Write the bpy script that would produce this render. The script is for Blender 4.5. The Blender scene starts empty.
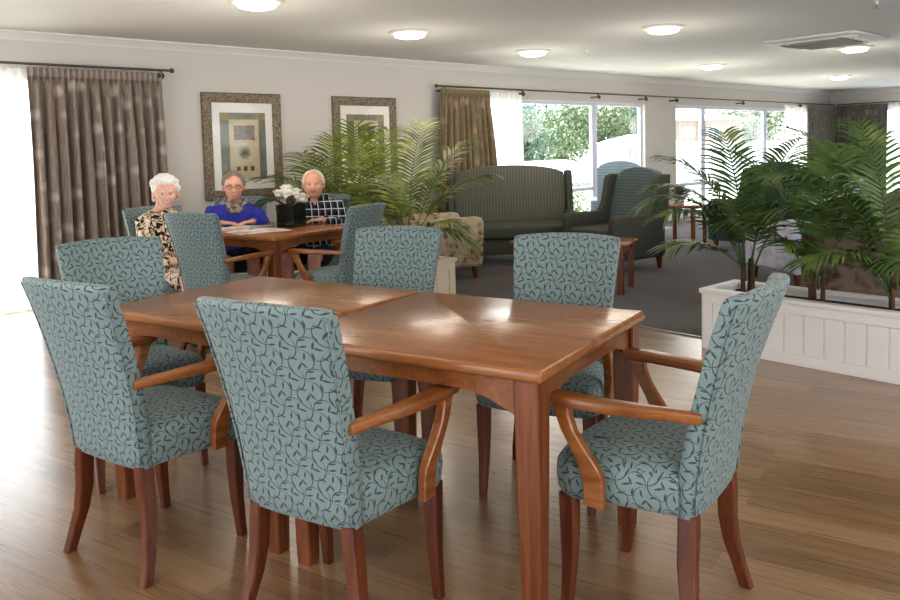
import bpy, bmesh, math, random
from mathutils import Vector, Matrix
from math import sin, cos, pi, radians, sqrt

random.seed(7)
SC = bpy.context.scene
COL = SC.collection
TAU = 2 * pi

# ------------------------------------------------------------------ node helpers
class NT:
    def __init__(s, name):
        m = bpy.data.materials.new(name); m.use_nodes = True
        s.m = m; s.t = m.node_tree; s.t.nodes.clear()
        s.out = s.n('ShaderNodeOutputMaterial')
    def n(s, typ, **kw):
        nd = s.t.nodes.new(typ)
        for k, v in kw.items(): setattr(nd, k, v)
        return nd
    def l(s, a, b): s.t.links.new(a, b)
    def put(s, sock, v):
        if hasattr(v, 'is_output'): s.l(v, sock)
        else: sock.default_value = v
    def math(s, op, a, b=None, c=None, clamp=False):
        nd = s.n('ShaderNodeMath', operation=op, use_clamp=clamp)
        s.put(nd.inputs[0], a)
        if b is not None: s.put(nd.inputs[1], b)
        if c is not None: s.put(nd.inputs[2], c)
        return nd.outputs[0]
    def vmath(s, op, a, b=None):
        nd = s.n('ShaderNodeVectorMath', operation=op)
        s.put(nd.inputs[0], a)
        if b is not None: s.put(nd.inputs[1], b)
        return nd.outputs['Value'] if op in ('DISTANCE', 'LENGTH', 'DOT_PRODUCT') else nd.outputs[0]
    def coord(s, kind='Object'):
        return s.n('ShaderNodeTexCoord').outputs[kind]
    def mapping(s, v, loc=(0,0,0), rot=(0,0,0), scale=(1,1,1)):
        nd = s.n('ShaderNodeMapping'); s.l(v, nd.inputs[0])
        nd.inputs[1].default_value = loc; nd.inputs[2].default_value = rot; nd.inputs[3].default_value = scale
        return nd.outputs[0]
    def noise(s, v, scale=5, detail=3, rough=.55, dist=0):
        nd = s.n('ShaderNodeTexNoise'); s.l(v, nd.inputs['Vector'])
        nd.inputs['Scale'].default_value = scale; nd.inputs['Detail'].default_value = detail
        nd.inputs['Roughness'].default_value = rough; nd.inputs['Distortion'].default_value = dist
        return nd.outputs[0]
    def ramp(s, f, stops):
        nd = s.n('ShaderNodeValToRGB'); s.put(nd.inputs[0], f)
        e = nd.color_ramp.elements
        while len(e) < len(stops): e.new(.5)
        for i, (p, c) in enumerate(stops):
            e[i].position = p; e[i].color = (*c, 1)
        return nd.outputs[0]
    def mix(s, f, a, b, mode='MIX'):
        nd = s.n('ShaderNodeMix', data_type='RGBA', blend_type=mode)
        s.put(nd.inputs[0], f)
        for i, c in ((6, a), (7, b)):
            if isinstance(c, tuple): nd.inputs[i].default_value = (*c[:3], 1)
            else: s.l(c, nd.inputs[i])
        return nd.outputs[2]
    def bump(s, h, strength=.3, dist=.01):
        nd = s.n('ShaderNodeBump'); s.l(h, nd.inputs['Height'])
        nd.inputs['Strength'].default_value = strength; nd.inputs['Distance'].default_value = dist
        return nd.outputs[0]
    def pbr(s, col, rough=.5, metal=0, normal=None, coat=0, coat_rough=.1, spec=.5, sheen=0, emit=None, estr=0, sub=0):
        b = s.n('ShaderNodeBsdfPrincipled')
        if isinstance(col, tuple): b.inputs['Base Color'].default_value = (*col[:3], 1)
        else: s.l(col, b.inputs['Base Color'])
        s.put(b.inputs['Roughness'], rough); b.inputs['Metallic'].default_value = metal
        b.inputs['Specular IOR Level'].default_value = spec
        b.inputs['Coat Weight'].default_value = coat; b.inputs['Coat Roughness'].default_value = coat_rough
        b.inputs['Sheen Weight'].default_value = sheen
        if normal is not None: s.l(normal, b.inputs['Normal'])
        if emit is not None:
            b.inputs['Emission Color'].default_value = (*emit, 1); b.inputs['Emission Strength'].default_value = estr
        return b
    def done(s, bsdf):
        s.l(bsdf.outputs[0], s.out.inputs[0]); return s.m

def lin(r, g, b):
    f = lambda c: (c/255)/12.92 if c/255 <= .04045 else (((c/255)+.055)/1.055)**2.4
    return (f(r), f(g), f(b))

def plain(name, rgb, rough=.5, metal=0, spec=.5, bump=0, bscale=60, var=.0, coat=0):
    t = NT(name); c = lin(*rgb); nrm = None; col = c
    if var or bump:
        v = t.coord(); nz = t.noise(v, bscale, 3)
        if var:
            d = tuple(max(0, x*(1-var)) for x in c); u = tuple(min(1, x*(1+var)) for x in c)
            col = t.ramp(nz, [(.3, d), (.7, u)])
        if bump: nrm = t.bump(nz, bump, .004)
    return t.done(t.pbr(col, rough, metal, nrm, spec=spec, coat=coat))

# ------------------------------------------------------------------ materials
def mat_wood(name, c_dark, c_mid, c_light, rough=.3, axis='X', coat=.3, scale=1.0):
    t = NT(name); v = t.coord()
    sc = {'X': (1.2, 14, 14), 'Y': (14, 1.2, 14), 'Z': (14, 14, 1.2)}[axis]
    v2 = t.mapping(v, scale=tuple(a*scale for a in sc))
    n1 = t.noise(v2, 2.2, 5, .6, .6); n2 = t.noise(v2, 9, 4, .6)
    f = t.math('ADD', t.math('MULTIPLY', n1, .7), t.math('MULTIPLY', n2, .3))
    col = t.ramp(f, [(.32, lin(*c_dark)), (.5, lin(*c_mid)), (.68, lin(*c_light))])
    return t.done(t.pbr(col, rough, 0, t.bump(n2, .05, .002), coat=coat, coat_rough=.12, spec=.38))

def vine_mask(t, uv, size):
    """Interlacing curls with paired leaves, as woven into the chair fabric: crescents on two offset lattices."""
    p0 = t.mapping(uv, scale=(1/size, 1/size, 1))
    acc = None
    for off, rot in (((0, 0, 0), 0.0), ((.5, .5, 0), 2.0)):
        p = t.vmath('FRACTION', t.vmath('ADD', p0, off))
        p = t.vmath('MULTIPLY', p, (1, 1, 0))
        def turn(x, y):
            dx, dy = x-.5, y-.5
            return (.5 + dx*cos(rot) - dy*sin(rot), .5 + dx*sin(rot) + dy*cos(rot))
        def add(m):
            nonlocal acc
            acc = m if acc is None else t.math('MAXIMUM', acc, m)
        def curl(cx, cy, R, ang, sh):
            x, y = turn(cx, cy); a = ang+rot
            d1 = t.vmath('DISTANCE', p, (x, y, 0)); d2 = t.vmath('DISTANCE', p, (x+sh*cos(a), y+sh*sin(a), 0))
            add(t.math('MULTIPLY', t.math('LESS_THAN', d1, R), t.math('GREATER_THAN', d2, R)))
        def leaf(cx, cy, ang, hl, hw):
            x, y = turn(cx, cy); a = ang+rot+pi/2; R = (hl*hl+hw*hw)/(2*hw); o = R-hw
            d1 = t.vmath('DISTANCE', p, (x+o*cos(a), y+o*sin(a), 0)); d2 = t.vmath('DISTANCE', p, (x-o*cos(a), y-o*sin(a), 0))
            add(t.math('LESS_THAN', t.math('MAXIMUM', d1, d2), R))
        curl(.50, .44, .43, .5, .038)
        curl(.60, .62, .33, 3.3, .036)
        leaf(.42, .40, .9, .155, .036); leaf(.58, .46, 2.3, .14, .034)
        leaf(.30, .66, -.3, .13, .032); leaf(.66, .74, 1.3, .135, .034); leaf(.74, .26, .2, .12, .03)
    return acc

def mat_fabric(name, base, dark, size=.082, rough=.62, hi=None):
    t = NT(name); uv = t.coord('UV')
    w = t.noise(uv, 900, 2)
    m = vine_mask(t, uv, size)
    b = lin(*base); d = lin(*dark)
    basec = t.ramp(w, [(.3, tuple(x*.86 for x in b)), (.7, tuple(min(1, x*1.12) for x in b))])
    col = t.mix(m, basec, d)
    r = t.math('ADD', t.math('MULTIPLY', m, .2), rough)
    return t.done(t.pbr(col, r, 0, t.bump(t.math('SUBTRACT', 1, m), .25, .001), sheen=.12, spec=.35))

def mat_floor():
    t = NT('oak_planks'); v = t.coord()
    pv = t.mapping(v, rot=(0, 0, radians(-106)))
    br = t.n('ShaderNodeTexBrick'); t.l(pv, br.inputs[0])
    br.offset = .37; br.offset_frequency = 2
    br.inputs['Color1'].default_value = (0, 0, 0, 1); br.inputs['Color2'].default_value = (1, 1, 1, 1)
    br.inputs['Mortar'].default_value = (.5, .5, .5, 1)
    br.inputs['Scale'].default_value = 1; br.inputs['Mortar Size'].default_value = .0014
    br.inputs['Brick Width'].default_value = .92; br.inputs['Row Height'].default_value = .125
    br.inputs['Bias'].default_value = 0
    tone = br.outputs[0]
    off = t.vmath('MULTIPLY', tone, (17, 9, 3))
    gv = t.mapping(t.vmath('ADD', pv, off), scale=(1.0, 13, 1))
    g1 = t.noise(gv, 2.2, 6, .62, .9); g2 = t.noise(t.mapping(gv, scale=(.35, 2.2, 1)), 9, 3, .5, .2)
    f = t.math('ADD', t.math('ADD', t.math('MULTIPLY', g1, .58), t.math('MULTIPLY', g2, .12)),
               t.math('MULTIPLY', tone, .24))
    col = t.ramp(f, [(.22, lin(100, 74, 52)), (.42, lin(134, 104, 75)), (.6, lin(150, 120, 90)), (.8, lin(170, 142, 112))])
    col = t.mix(t.math('MULTIPLY', br.outputs[1], .35), col, lin(70, 48, 32))
    rr = t.math('ADD', t.math('MULTIPLY', g2, .14), .22)
    return t.done(t.pbr(col, rr, 0, t.bump(g2, .08, .002), spec=.6, coat=.6, coat_rough=.2))

def mat_carpet():
    t = NT('dark_loop_carpet'); v = t.coord()
    n = t.noise(v, 260, 2); n2 = t.noise(v, 9, 3)
    f = t.math('ADD', t.math('MULTIPLY', n, .75), t.math('MULTIPLY', n2, .25))
    col = t.ramp(f, [(.3, lin(50, 41, 39)), (.5, lin(72, 61, 57)), (.7, lin(96, 83, 78))])
    return t.done(t.pbr(col, .95, 0, t.bump(n, .6, .006), spec=.15, sheen=.25))

def mat_drape(name, a, b, blotch):
    t = NT(name); uv = t.coord('UV')
    s = t.noise(t.mapping(uv, scale=(60, 1.5, 1)), 4, 3)
    vo = t.n('ShaderNodeTexVoronoi'); t.l(t.mapping(uv, scale=(3.2, 3.6, 1)), vo.inputs[0]); vo.inputs['Scale'].default_value = 1.6
    bl = t.math('SMOOTH_MIN', 1, t.math('MULTIPLY', t.math('SUBTRACT', .42, t.math('ADD', vo.outputs[0], t.math('MULTIPLY', s, .12))), 5), .1, clamp=True)
    c = t.ramp(s, [(.3, lin(*a)), (.7, lin(*b))])
    col = t.mix(t.math('MULTIPLY', bl, .55), c, lin(*blotch))
    return t.done(t.pbr(col, .55, 0, spec=.4, sheen=.25))

def mat_sheer():
    t = NT('white_sheer_voile'); uv = t.coord('UV')
    s = t.noise(t.mapping(uv, scale=(40, .6, 1)), 3, 2)
    tr = t.n('ShaderNodeBsdfTransparent'); tl = t.n('ShaderNodeBsdfTranslucent'); df = t.n('ShaderNodeBsdfDiffuse')
    tl.inputs[0].default_value = (.95, .95, .97, 1); df.inputs[0].default_value = (.9, .9, .92, 1)
    m1 = t.n('ShaderNodeMixShader'); m1.inputs[0].default_value = .3
    t.l(tl.outputs[0], m1.inputs[1]); t.l(df.outputs[0], m1.inputs[2])
    m2 = t.n('ShaderNodeMixShader'); t.l(t.math('ADD', t.math('MULTIPLY', s, .3), .42), m2.inputs[0])
    t.l(tr.outputs[0], m2.inputs[1]); t.l(m1.outputs[0], m2.inputs[2])
    t.l(m2.outputs[0], t.out.inputs[0]); return t.m

def mat_glass(name='window_glass', refl=1.0):
    t = NT(name)
    tr = t.n('ShaderNodeBsdfTransparent'); gl = t.n('ShaderNodeBsdfGlossy')
    gl.inputs['Roughness'].default_value = .01
    lw = t.n('ShaderNodeLayerWeight'); lw.inputs[0].default_value = .5
    fr = t.math('MULTIPLY_ADD', t.math('POWER', lw.outputs['Facing'], 5), .96, .04)
    m = t.n('ShaderNodeMixShader'); t.l(t.math('MULTIPLY', fr, refl, clamp=True), m.inputs[0])
    t.l(tr.outputs[0], m.inputs[1]); t.l(gl.outputs[0], m.inputs[2])
    t.l(m.outputs[0], t.out.inputs[0]); return t.m

def mat_emit(name, rgb, strength):
    t = NT(name); e = t.n('ShaderNodeEmission'); e.inputs[0].default_value = (*rgb, 1); e.inputs[1].default_value = strength
    t.l(e.outputs[0], t.out.inputs[0]); return t.m

def mat_leaf(name, c1, c2, c3):
    t = NT(name); v = t.coord(); n = t.noise(v, 7, 3)
    col = t.ramp(n, [(.3, lin(*c1)), (.5, lin(*c2)), (.72, lin(*c3))])
    b = t.pbr(col, .42, spec=.5)
    tl = t.n('ShaderNodeBsdfTranslucent'); t.l(col, tl.inputs[0])
    m = t.n('ShaderNodeMixShader'); m.inputs[0].default_value = .22
    t.l(b.outputs[0], m.inputs[1]); t.l(tl.outputs[0], m.inputs[2]); t.l(m.outputs[0], t.out.inputs[0]); return t.m

def mat_stripe(name, a, b, axis, freq):
    t = NT(name); v = t.coord('UV'); x = t.n('ShaderNodeSeparateXYZ'); t.l(v, x.inputs[0])
    s = t.math('SINE', t.math('MULTIPLY', x.outputs[axis], freq*TAU))
    w = t.noise(v, 500, 2)
    f = t.math('ADD', t.math('MULTIPLY', t.math('GREATER_THAN', s, .55), .6), t.math('MULTIPLY', w, .4))
    col = t.ramp(f, [(.1, lin(*a)), (.8, lin(*b))])
    return t.done(t.pbr(col, .75, spec=.3, sheen=.2))

def mat_floral(name, base, mids, dark, scale=11):
    t = NT(name); v = t.coord('UV')
    n = t.noise(v, scale, 4, .6, 1.2)
    vo = t.n('ShaderNodeTexVoronoi'); t.l(v, vo.inputs[0]); vo.inputs['Scale'].default_value = scale*.9
    f = t.math('ADD', t.math('MULTIPLY', n, .7), t.math('MULTIPLY', vo.outputs[0], .35))
    col = t.ramp(f, [(.38, lin(*dark)), (.47, lin(*mids)), (.55, lin(*base)), (.75, tuple(min(1, c*1.12) for c in lin(*base)))])
    return t.done(t.pbr(col, .8, spec=.25, sheen=.2))

def mat_leopard():
    t = NT('black_cream_spotted_print'); v = t.coord('Object')
    n = t.noise(v, 26, 3, .6, 1.5); 
    col = t.ramp(n, [(.42, lin(24, 20, 22)), (.47, lin(60, 44, 36)), (.5, lin(190, 164, 138)), (.62, lin(226, 208, 186))])
    return t.done(t.pbr(col, .75, spec=.3))

def mat_plaid():
    t = NT('black_white_plaid'); v = t.coord('Object'); x = t.n('ShaderNodeSeparateXYZ'); t.l(v, x.inputs[0])
    ang = t.math('ADD', x.outputs[0], t.math('MULTIPLY', x.outputs[1], .6))
    def band(s, per, w, off=0):
        fr = t.math('FRACT', t.math('ADD', t.math('DIVIDE', s, per), off)); return t.math('LESS_THAN', fr, w)
    a = band(ang, .06, .13); b = band(x.outputs[2], .06, .12)
    a2 = band(ang, .06, .5, .4); b2 = band(x.outputs[2], .06, .5, .4)
    g = t.math('MULTIPLY', t.math('ADD', a2, b2), .5)
    col = t.mix(g, lin(16, 17, 22), lin(52, 58, 72))
    col = t.mix(t.math('MULTIPLY', t.math('MAXIMUM', a, b), .8), col, lin(205, 208, 214))
    return t.done(t.pbr(col, .8, spec=.25))

def mat_skin(name, c):
    t = NT(name); v = t.coord(); n = t.noise(v, 30, 3)
    b = lin(*c)
    col = t.ramp(n, [(.3, (b[0]*.9, b[1]*.8, b[2]*.78)), (.7, (min(1, b[0]*1.05), b[1]*1.06, b[2]*1.06))])
    bs = t.pbr(col, .5, spec=.4); bs.inputs['Subsurface Weight'].default_value = .08
    bs.inputs['Subsurface Radius'].default_value = (.01, .004, .002)
    return t.done(bs)

def mat_ornate():
    t = NT('bronzed_scrollwork'); v = t.coord(); 
    vo = t.n('ShaderNodeTexVoronoi', feature='SMOOTH_F1'); t.l(v, vo.inputs[0]); vo.inputs['Scale'].default_value = 52
    n = t.noise(v, 40, 4, .6, 1.5)
    f = t.math('ADD', t.math('MULTIPLY', vo.outputs[0], .8), t.math('MULTIPLY', n, .4))
    col = t.ramp(f, [(.3, lin(158, 146, 124)), (.5, lin(132, 118, 98)), (.72, lin(106, 93, 76))])
    return t.done(t.pbr(col, .45, .35, t.bump(t.math('SUBTRACT', 1, f), .8, .01)))

def mat_artphoto():
    t = NT('dark_leaf_photo'); v = t.coord('UV')
    n = t.noise(t.mapping(v, rot=(0, 0, .6), scale=(18, 40, 1)), 1, 2, .5, 2)
    return t.done(t.pbr(t.ramp(n, [(.45, lin(62, 50, 44)), (.56, lin(104, 90, 78)), (.62, lin(182, 172, 150))]), .5))

def mat_artflower():
    t = NT('ink_flower_print'); v = t.coord('UV')
    d = t.vmath('LENGTH', t.vmath('SUBTRACT', v, (.5, .5, 0)))
    n = t.noise(t.mapping(v, scale=(9, 9, 1)), 1, 4, .7, 1)
    f = t.math('ADD', t.math('MULTIPLY', d, 1.6), t.math('MULTIPLY', t.math('SUBTRACT', n, .5), .9))
    return t.done(t.pbr(t.ramp(f, [(.12, lin(58, 50, 40)), (.4, lin(140, 130, 108)), (.65, lin(190, 180, 154))]), .6))

def mat_magazine():
    t = NT('printed_page'); v = t.coord('UV')
    br = t.n('ShaderNodeTexVoronoi', distance='CHEBYCHEV'); t.l(v, br.inputs[0]); br.inputs['Scale'].default_value = 16
    n = t.noise(v, 60, 2)
    col = t.ramp(br.outputs['Color'], [(.25, lin(226, 220, 214)), (.55, lin(240, 236, 230)), (.7, lin(196, 150, 140)), (.85, lin(130, 120, 120))])
    return t.done(t.pbr(t.mix(t.math('MULTIPLY', n, .25), col, lin(150, 145, 140)), .35))

M = {}
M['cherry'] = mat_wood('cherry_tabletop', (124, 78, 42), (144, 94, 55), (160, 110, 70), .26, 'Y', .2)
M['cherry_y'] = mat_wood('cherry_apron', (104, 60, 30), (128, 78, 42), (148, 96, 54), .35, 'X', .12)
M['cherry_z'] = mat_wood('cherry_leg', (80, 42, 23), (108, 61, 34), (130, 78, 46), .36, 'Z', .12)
M['chairwood'] = mat_wood('chair_leg_wood', (62, 30, 17), (90, 46, 25), (114, 63, 36), .38, 'Z', .12)
M['armwood'] = mat_wood('chair_arm_wood', (104, 60, 30), (132, 82, 43), (156, 103, 58), .3, 'Y', .2)
M['fabric'] = mat_fabric('teal_vine_fabric', (116, 131, 130), (58, 71, 71), .084)
M['floor'] = mat_floor()
M['carpet'] = mat_carpet()
M['wall'] = plain('warm_greige_paint', (205, 199, 192), .85, spec=.25, bump=.05, bscale=120)
M['ceiling'] = plain('ceiling_paint', (226, 224, 220), .9, spec=.2)
M['trim'] = plain('off_white_trim', (222, 218, 210), .5, spec=.4)
M['alu'] = plain('pale_powder_coated_frame', (206, 208, 224), .4)
M['planter_w'] = plain('white_painted_timber', (226, 222, 220), .45)
M['planter_c'] = plain('cream_painted_timber', (216, 202, 180), .5)
M['soil'] = plain('potting_mix', (58, 44, 34), .95, bump=.8, bscale=80, var=.4)
M['drape'] = mat_drape('taupe_leaf_drape', (108, 94, 82), (158, 143, 130), (202, 192, 180))
M['drape_b'] = mat_drape('brown_leaf_drape', (104, 88, 64), (140, 122, 94), (164, 146, 116))
M['drape_g'] = mat_drape('grey_leaf_drape', (92, 84, 76), (130, 122, 112), (160, 152, 144))
M['sheer'] = mat_sheer()
M['glass'] = mat_glass()
M['picglass'] = mat_glass('picture_glass', .3)
M['iron'] = plain('dark_iron', (96, 90, 84), .4, .6)
M['steel'] = plain('brushed_metal', (150, 150, 148), .35, .8)
M['diffuser'] = mat_emit('lit_opal_diffuser', (1.0, .90, .74), 9)
M['white_plastic'] = plain('white_plastic', (216, 214, 208), .45)
M['grey_plastic'] = plain('grey_grille_plastic', (150, 146, 138), .6)
M['dark_plastic'] = plain('dark_slot', (60, 58, 56), .7)
M['sofa'] = mat_stripe('dark_green_stripe', (82, 83, 73), (106, 106, 95), 0, 28)
M['sofa_plain'] = plain('dark_green_cloth', (78, 80, 72), .8, spec=.25, var=.12, bscale=300)
M['wing'] = mat_stripe('bottle_green_rib', (72, 86, 86), (94, 108, 107), 1, 30)
M['pale_blue'] = mat_stripe('pale_blue_rib', (150, 172, 186), (186, 202, 212), 1, 26)
M['teal_dark'] = mat_stripe('dark_teal_rib', (40, 60, 66), (58, 82, 88), 1, 30)
M['floral'] = mat_floral('beige_floral_cloth', (176, 160, 134), (150, 130, 100), (110, 88, 66), 13)
M['floral_b'] = mat_floral('brown_floral_cloth', (128, 110, 96), (104, 86, 74), (74, 58, 50), 13)
M['pale'] = mat_floral('pale_lavender_cloth', (192, 192, 206), (176, 176, 192), (160, 160, 178), 9)
M['palm_l'] = mat_leaf('sunlit_palm_leaf', (68, 84, 34), (106, 120, 48), (156, 162, 80))  # yellowish light on these palms is put into the leaf colour
M['palm_r'] = mat_leaf('deep_palm_leaf', (52, 76, 40), (86, 112, 58), (130, 148, 84))
M['stem'] = plain('palm_cane', (92, 84, 48), .6, var=.3, bscale=20)
M['cane'] = plain('brown_palm_cane', (84, 60, 42), .8, var=.4, bscale=30)
M['frame'] = mat_ornate()
M['mount'] = plain('white_mount_board', (228, 224, 216), .8)
M['art_bg'] = plain('grey_green_print_border', (118, 118, 106), .7, var=.25, bscale=14)
M['art_mid'] = plain('parchment_print', (190, 176, 146), .7, var=.12, bscale=9)
M['art_corner'] = plain('ochre_print_block', (150, 132, 96), .7, var=.3, bscale=40)
M['art_sq'] = plain('brown_print_square', (96, 76, 50), .7, var=.3, bscale=60)
M['art_photo'] = mat_artphoto()
M['art_flower'] = mat_artflower()
M['page'] = mat_magazine()
M['black_box'] = plain('gloss_black_lacquer', (14, 16, 18), .12, coat=.5)
M['bead'] = plain('silver_bead', (220, 220, 220), .2, .7)
M['petal'] = plain('white_petal', (238, 234, 222), .6, var=.05, bscale=40)
M['petal2'] = plain('cream_peach_petal', (240, 214, 186), .6, var=.06, bscale=40)
M['cone'] = plain('brown_pine_scale', (86, 62, 52), .7, var=.4, bscale=50)
M['darkleaf'] = mat_leaf('dark_spray_leaf', (30, 48, 30), (48, 70, 42), (76, 96, 58))
M['skin'] = mat_skin('aged_skin', (218, 174, 156))
M['skin2'] = mat_skin('tanned_skin', (212, 162, 138))
M['hair_w'] = plain('white_hair', (222, 216, 208), .7, bump=.9, bscale=120, var=.12)
M['hair_g'] = plain('grey_brown_hair', (128, 116, 102), .7, bump=.9, bscale=120, var=.2)
M['hair_t'] = plain('thin_white_hair', (214, 200, 184), .7, bump=.8, bscale=140, var=.1)
M['leopard'] = mat_leopard()
M['blue'] = plain('royal_blue_knit', (62, 66, 158), .85, spec=.2, bump=.3, bscale=180, var=.08)
M['scarf'] = mat_floral('grey_brown_scarf', (150, 140, 128), (84, 74, 68), (40, 36, 38), 26)
M['navy'] = plain('navy_cloth', (30, 34, 48), .85)
M['plaid'] = mat_plaid()
M['eye'] = plain('eye_dark', (44, 36, 34), .25)
M['eyewhite'] = plain('eye_white', (228, 220, 214), .3)
M['lip'] = plain('lip', (178, 96, 88), .5)
M['teeth'] = plain('teeth', (232, 226, 214), .35)
M['shoe'] = plain('dark_shoe', (40, 36, 34), .5)
M['spec'] = plain('thin_spectacle_metal', (84, 66, 54), .3, .7)
M['cardboard'] = plain('cream_carton', (212, 194, 160), .8, var=.06, bscale=10)
M['lawn'] = plain('lawn', (176, 178, 164), .9, var=.25, bscale=3)
M['tree_a'] = mat_leaf('park_leaf_mid', (72, 88, 62), (100, 116, 84), (138, 150, 114))
M['tree_b'] = mat_leaf('park_leaf_blue', (56, 76, 66), (80, 102, 88), (116, 138, 118))
M['bark'] = plain('bark', (90, 80, 68), .9, var=.3, bscale=12)
M['house_wall'] = plain('white_weatherboard', (186, 188, 192), .7)
M['house_roof'] = plain('pale_grey_roof', (196, 198, 204), .6)
M['house_tile'] = plain('beige_brick', (120, 104, 90), .8, var=.1, bscale=20)
M['house_glass'] = plain('dark_house_glass', (110, 120, 136), .15)

# ------------------------------------------------------------------ mesh helpers
def box_uv(me):
    uv = me.uv_layers.new(name='UVMap').data
    vs = me.vertices
    for p in me.polygons:
        n = p.normal; ax, ay, az = abs(n.x), abs(n.y), abs(n.z)
        for li in p.loop_indices:
            c = vs[me.loops[li].vertex_index].co
            if ay >= ax and ay >= az: uv[li].uv = (c.x, c.z)
            elif ax >= az: uv[li].uv = (c.y, c.z)
            else: uv[li].uv = (c.x, c.y)

def obj(name, bm, mat, parent=None, smooth=45, recalc=True, uv=True):
    if recalc: bmesh.ops.recalc_face_normals(bm, faces=bm.faces)
    me = bpy.data.meshes.new(name); bm.to_mesh(me); bm.free()
    if uv and not me.uv_layers: box_uv(me)
    if smooth:
        for p in me.polygons: p.use_smooth = True
        if smooth < 180: me.set_sharp_from_angle(angle=radians(smooth))
    o = bpy.data.objects.new(name, me); COL.objects.link(o)
    for m in (mat if isinstance(mat, (list, tuple)) else [mat]): me.materials.append(m)
    if parent is not None: o.parent = parent
    return o

def thing(name, label, cat, loc=(0, 0, 0), rot=0, group=None):
    o = bpy.data.objects.new(name, None); COL.objects.link(o)
    o.empty_display_size = .1; o.location = loc; o.rotation_euler = (0, 0, rot)
    o['label'] = label; o['category'] = cat
    if group: o['group'] = group
    return o

def tag(o, label, cat, group=None):
    o['label'] = label; o['category'] = cat
    if group: o['group'] = group
    return o

def struct(o):
    o['kind'] = 'structure'; return o

def dup(root, loc, rot, label, group=None):
    r = root.copy(); COL.objects.link(r); r.location = loc; r.rotation_euler = (0, 0, rot); r['label'] = label
    if group: r['group'] = group
    for ch in list(root.children):
        c = ch.copy(); COL.objects.link(c); c.parent = r
        for g in list(ch.children):
            d = g.copy(); COL.objects.link(d); d.parent = c
    return r

def bx(bm, x0, x1, y0, y1, z0, z1, bevel=0, seg=2, mi=0):
    r = bmesh.ops.create_cube(bm, size=1)
    for v in r['verts']:
        v.co = Vector(((x0+x1)/2 + v.co.x*(x1-x0), (y0+y1)/2 + v.co.y*(y1-y0), (z0+z1)/2 + v.co.z*(z1-z0)))
    fs = set(f for v in r['verts'] for f in v.link_faces)
    for f in fs: f.material_index = mi
    if bevel:
        es = list(set(e for v in r['verts'] for e in v.link_edges))
        bmesh.ops.bevel(bm, geom=es, offset=bevel, segments=seg, profile=.5, affect='EDGES')
    return bm

def B(*a, **k):
    return bx(bmesh.new(), *a, **k)

def loft(bm, rings, cap=True, closed=True, mi=0):
    R = [[bm.verts.new(p) for p in r] for r in rings]
    n = len(R[0])
    for a, b in zip(R, R[1:]):
        for i in range(n if closed else n-1):
            j = (i+1) % n
            f = bm.faces.new((a[i], a[j], b[j], b[i])); f.material_index = mi
    if cap and closed:
        bm.faces.new(list(reversed(R[0]))).material_index = mi
        bm.faces.new(R[-1]).material_index = mi
    return R

def frames(pts):
    pts = [Vector(p) for p in pts]; out = []
    prev = None
    for i, p in enumerate(pts):
        d = (pts[min(i+1, len(pts)-1)] - pts[max(i-1, 0)])
        d = d.normalized() if d.length > 1e-9 else Vector((0, 0, 1))
        if prev is None:
            up = Vector((0, 0, 1)) if abs(d.z) < .9 else Vector((0, 1, 0))
            a = up.cross(d).normalized()
        else:
            a = (prev - d*prev.dot(d)).normalized()
        prev = a
        out.append((p, a, d.cross(a).normalized()))
    return out

def tube(bm, pts, rad, n=10, cap=True, mi=0, power=2.0):
    rings = []
    F = frames(pts)
    for i, (p, a, b) in enumerate(F):
        r = rad[i] if isinstance(rad, (list, tuple)) else rad
        rx, ry = r if isinstance(r, (list, tuple)) else (r, r)
        ring = []
        for k in range(n):
            t = TAU*k/n; c, s = cos(t), sin(t)
            if power != 2.0:
                e = 2/power; c = math.copysign(abs(c)**e, c); s = math.copysign(abs(s)**e, s)
            ring.append(p + a*rx*c + b*ry*s)
        rings.append(ring)
    loft(bm, rings, cap, mi=mi)
    return bm

def rect_ring(c, w, d, ch=.15):
    """horizontal chamfered rectangle"""
    x, y, z = c; k = min(w, d)*ch; hw, hd = w/2, d/2
    return [Vector((x+a, y+b, z)) for a, b in ((-hw+k, -hd), (hw-k, -hd), (hw, -hd+k), (hw, hd-k), (hw-k, hd), (-hw+k, hd), (-hw, hd-k), (-hw, -hd+k))]

def lathe(bm, prof, n=24, c=(0, 0, 0), mi=0, cap=True):
    rings = [[Vector((c[0]+r*cos(TAU*k/n), c[1]+r*sin(TAU*k/n), c[2]+z)) for k in range(n)] for r, z in prof]
    loft(bm, rings, cap, mi=mi); return bm

def ell(bm, c, rx, ry, rz, u=12, v=8, mi=0, rot=None):
    r = bmesh.ops.create_uvsphere(bm, u_segments=u, v_segments=v, radius=1)
    for w in r['verts']:
        p = Vector((w.co.x*rx, w.co.y*ry, w.co.z*rz))
        if rot is not None: p = rot @ p
        w.co = p + Vector(c)
    for f in set(f for w in r['verts'] for f in w.link_faces): f.material_index = mi
    return bm

def prism(bm, poly, axis, a, b, bevel=0, seg=2):
    """extrude a 2-D polygon: axis 'x' poly is (y,z); 'y' poly is (x,z); 'z' poly is (x,y)"""
    def P(p, t):
        if axis == 'x': return Vector((t, p[0], p[1]))
        if axis == 'y': return Vector((p[0], t, p[1]))
        return Vector((p[0], p[1], t))
    A = [bm.verts.new(P(p, a)) for p in poly]; Bv = [bm.verts.new(P(p, b)) for p in poly]
    n = len(poly)
    f0 = bm.faces.new(A); f1 = bm.faces.new(list(reversed(Bv)))
    for i in range(n):
        bm.faces.new((A[i], A[(i+1) % n], Bv[(i+1) % n], Bv[i]))
    if bevel:
        es = list(set(list(f0.edges) + list(f1.edges)))
        bmesh.ops.recalc_face_normals(bm, faces=bm.faces)
        bmesh.ops.bevel(bm, geom=es, offset=bevel, segments=seg, profile=.5, affect='EDGES')
    return bm

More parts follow.
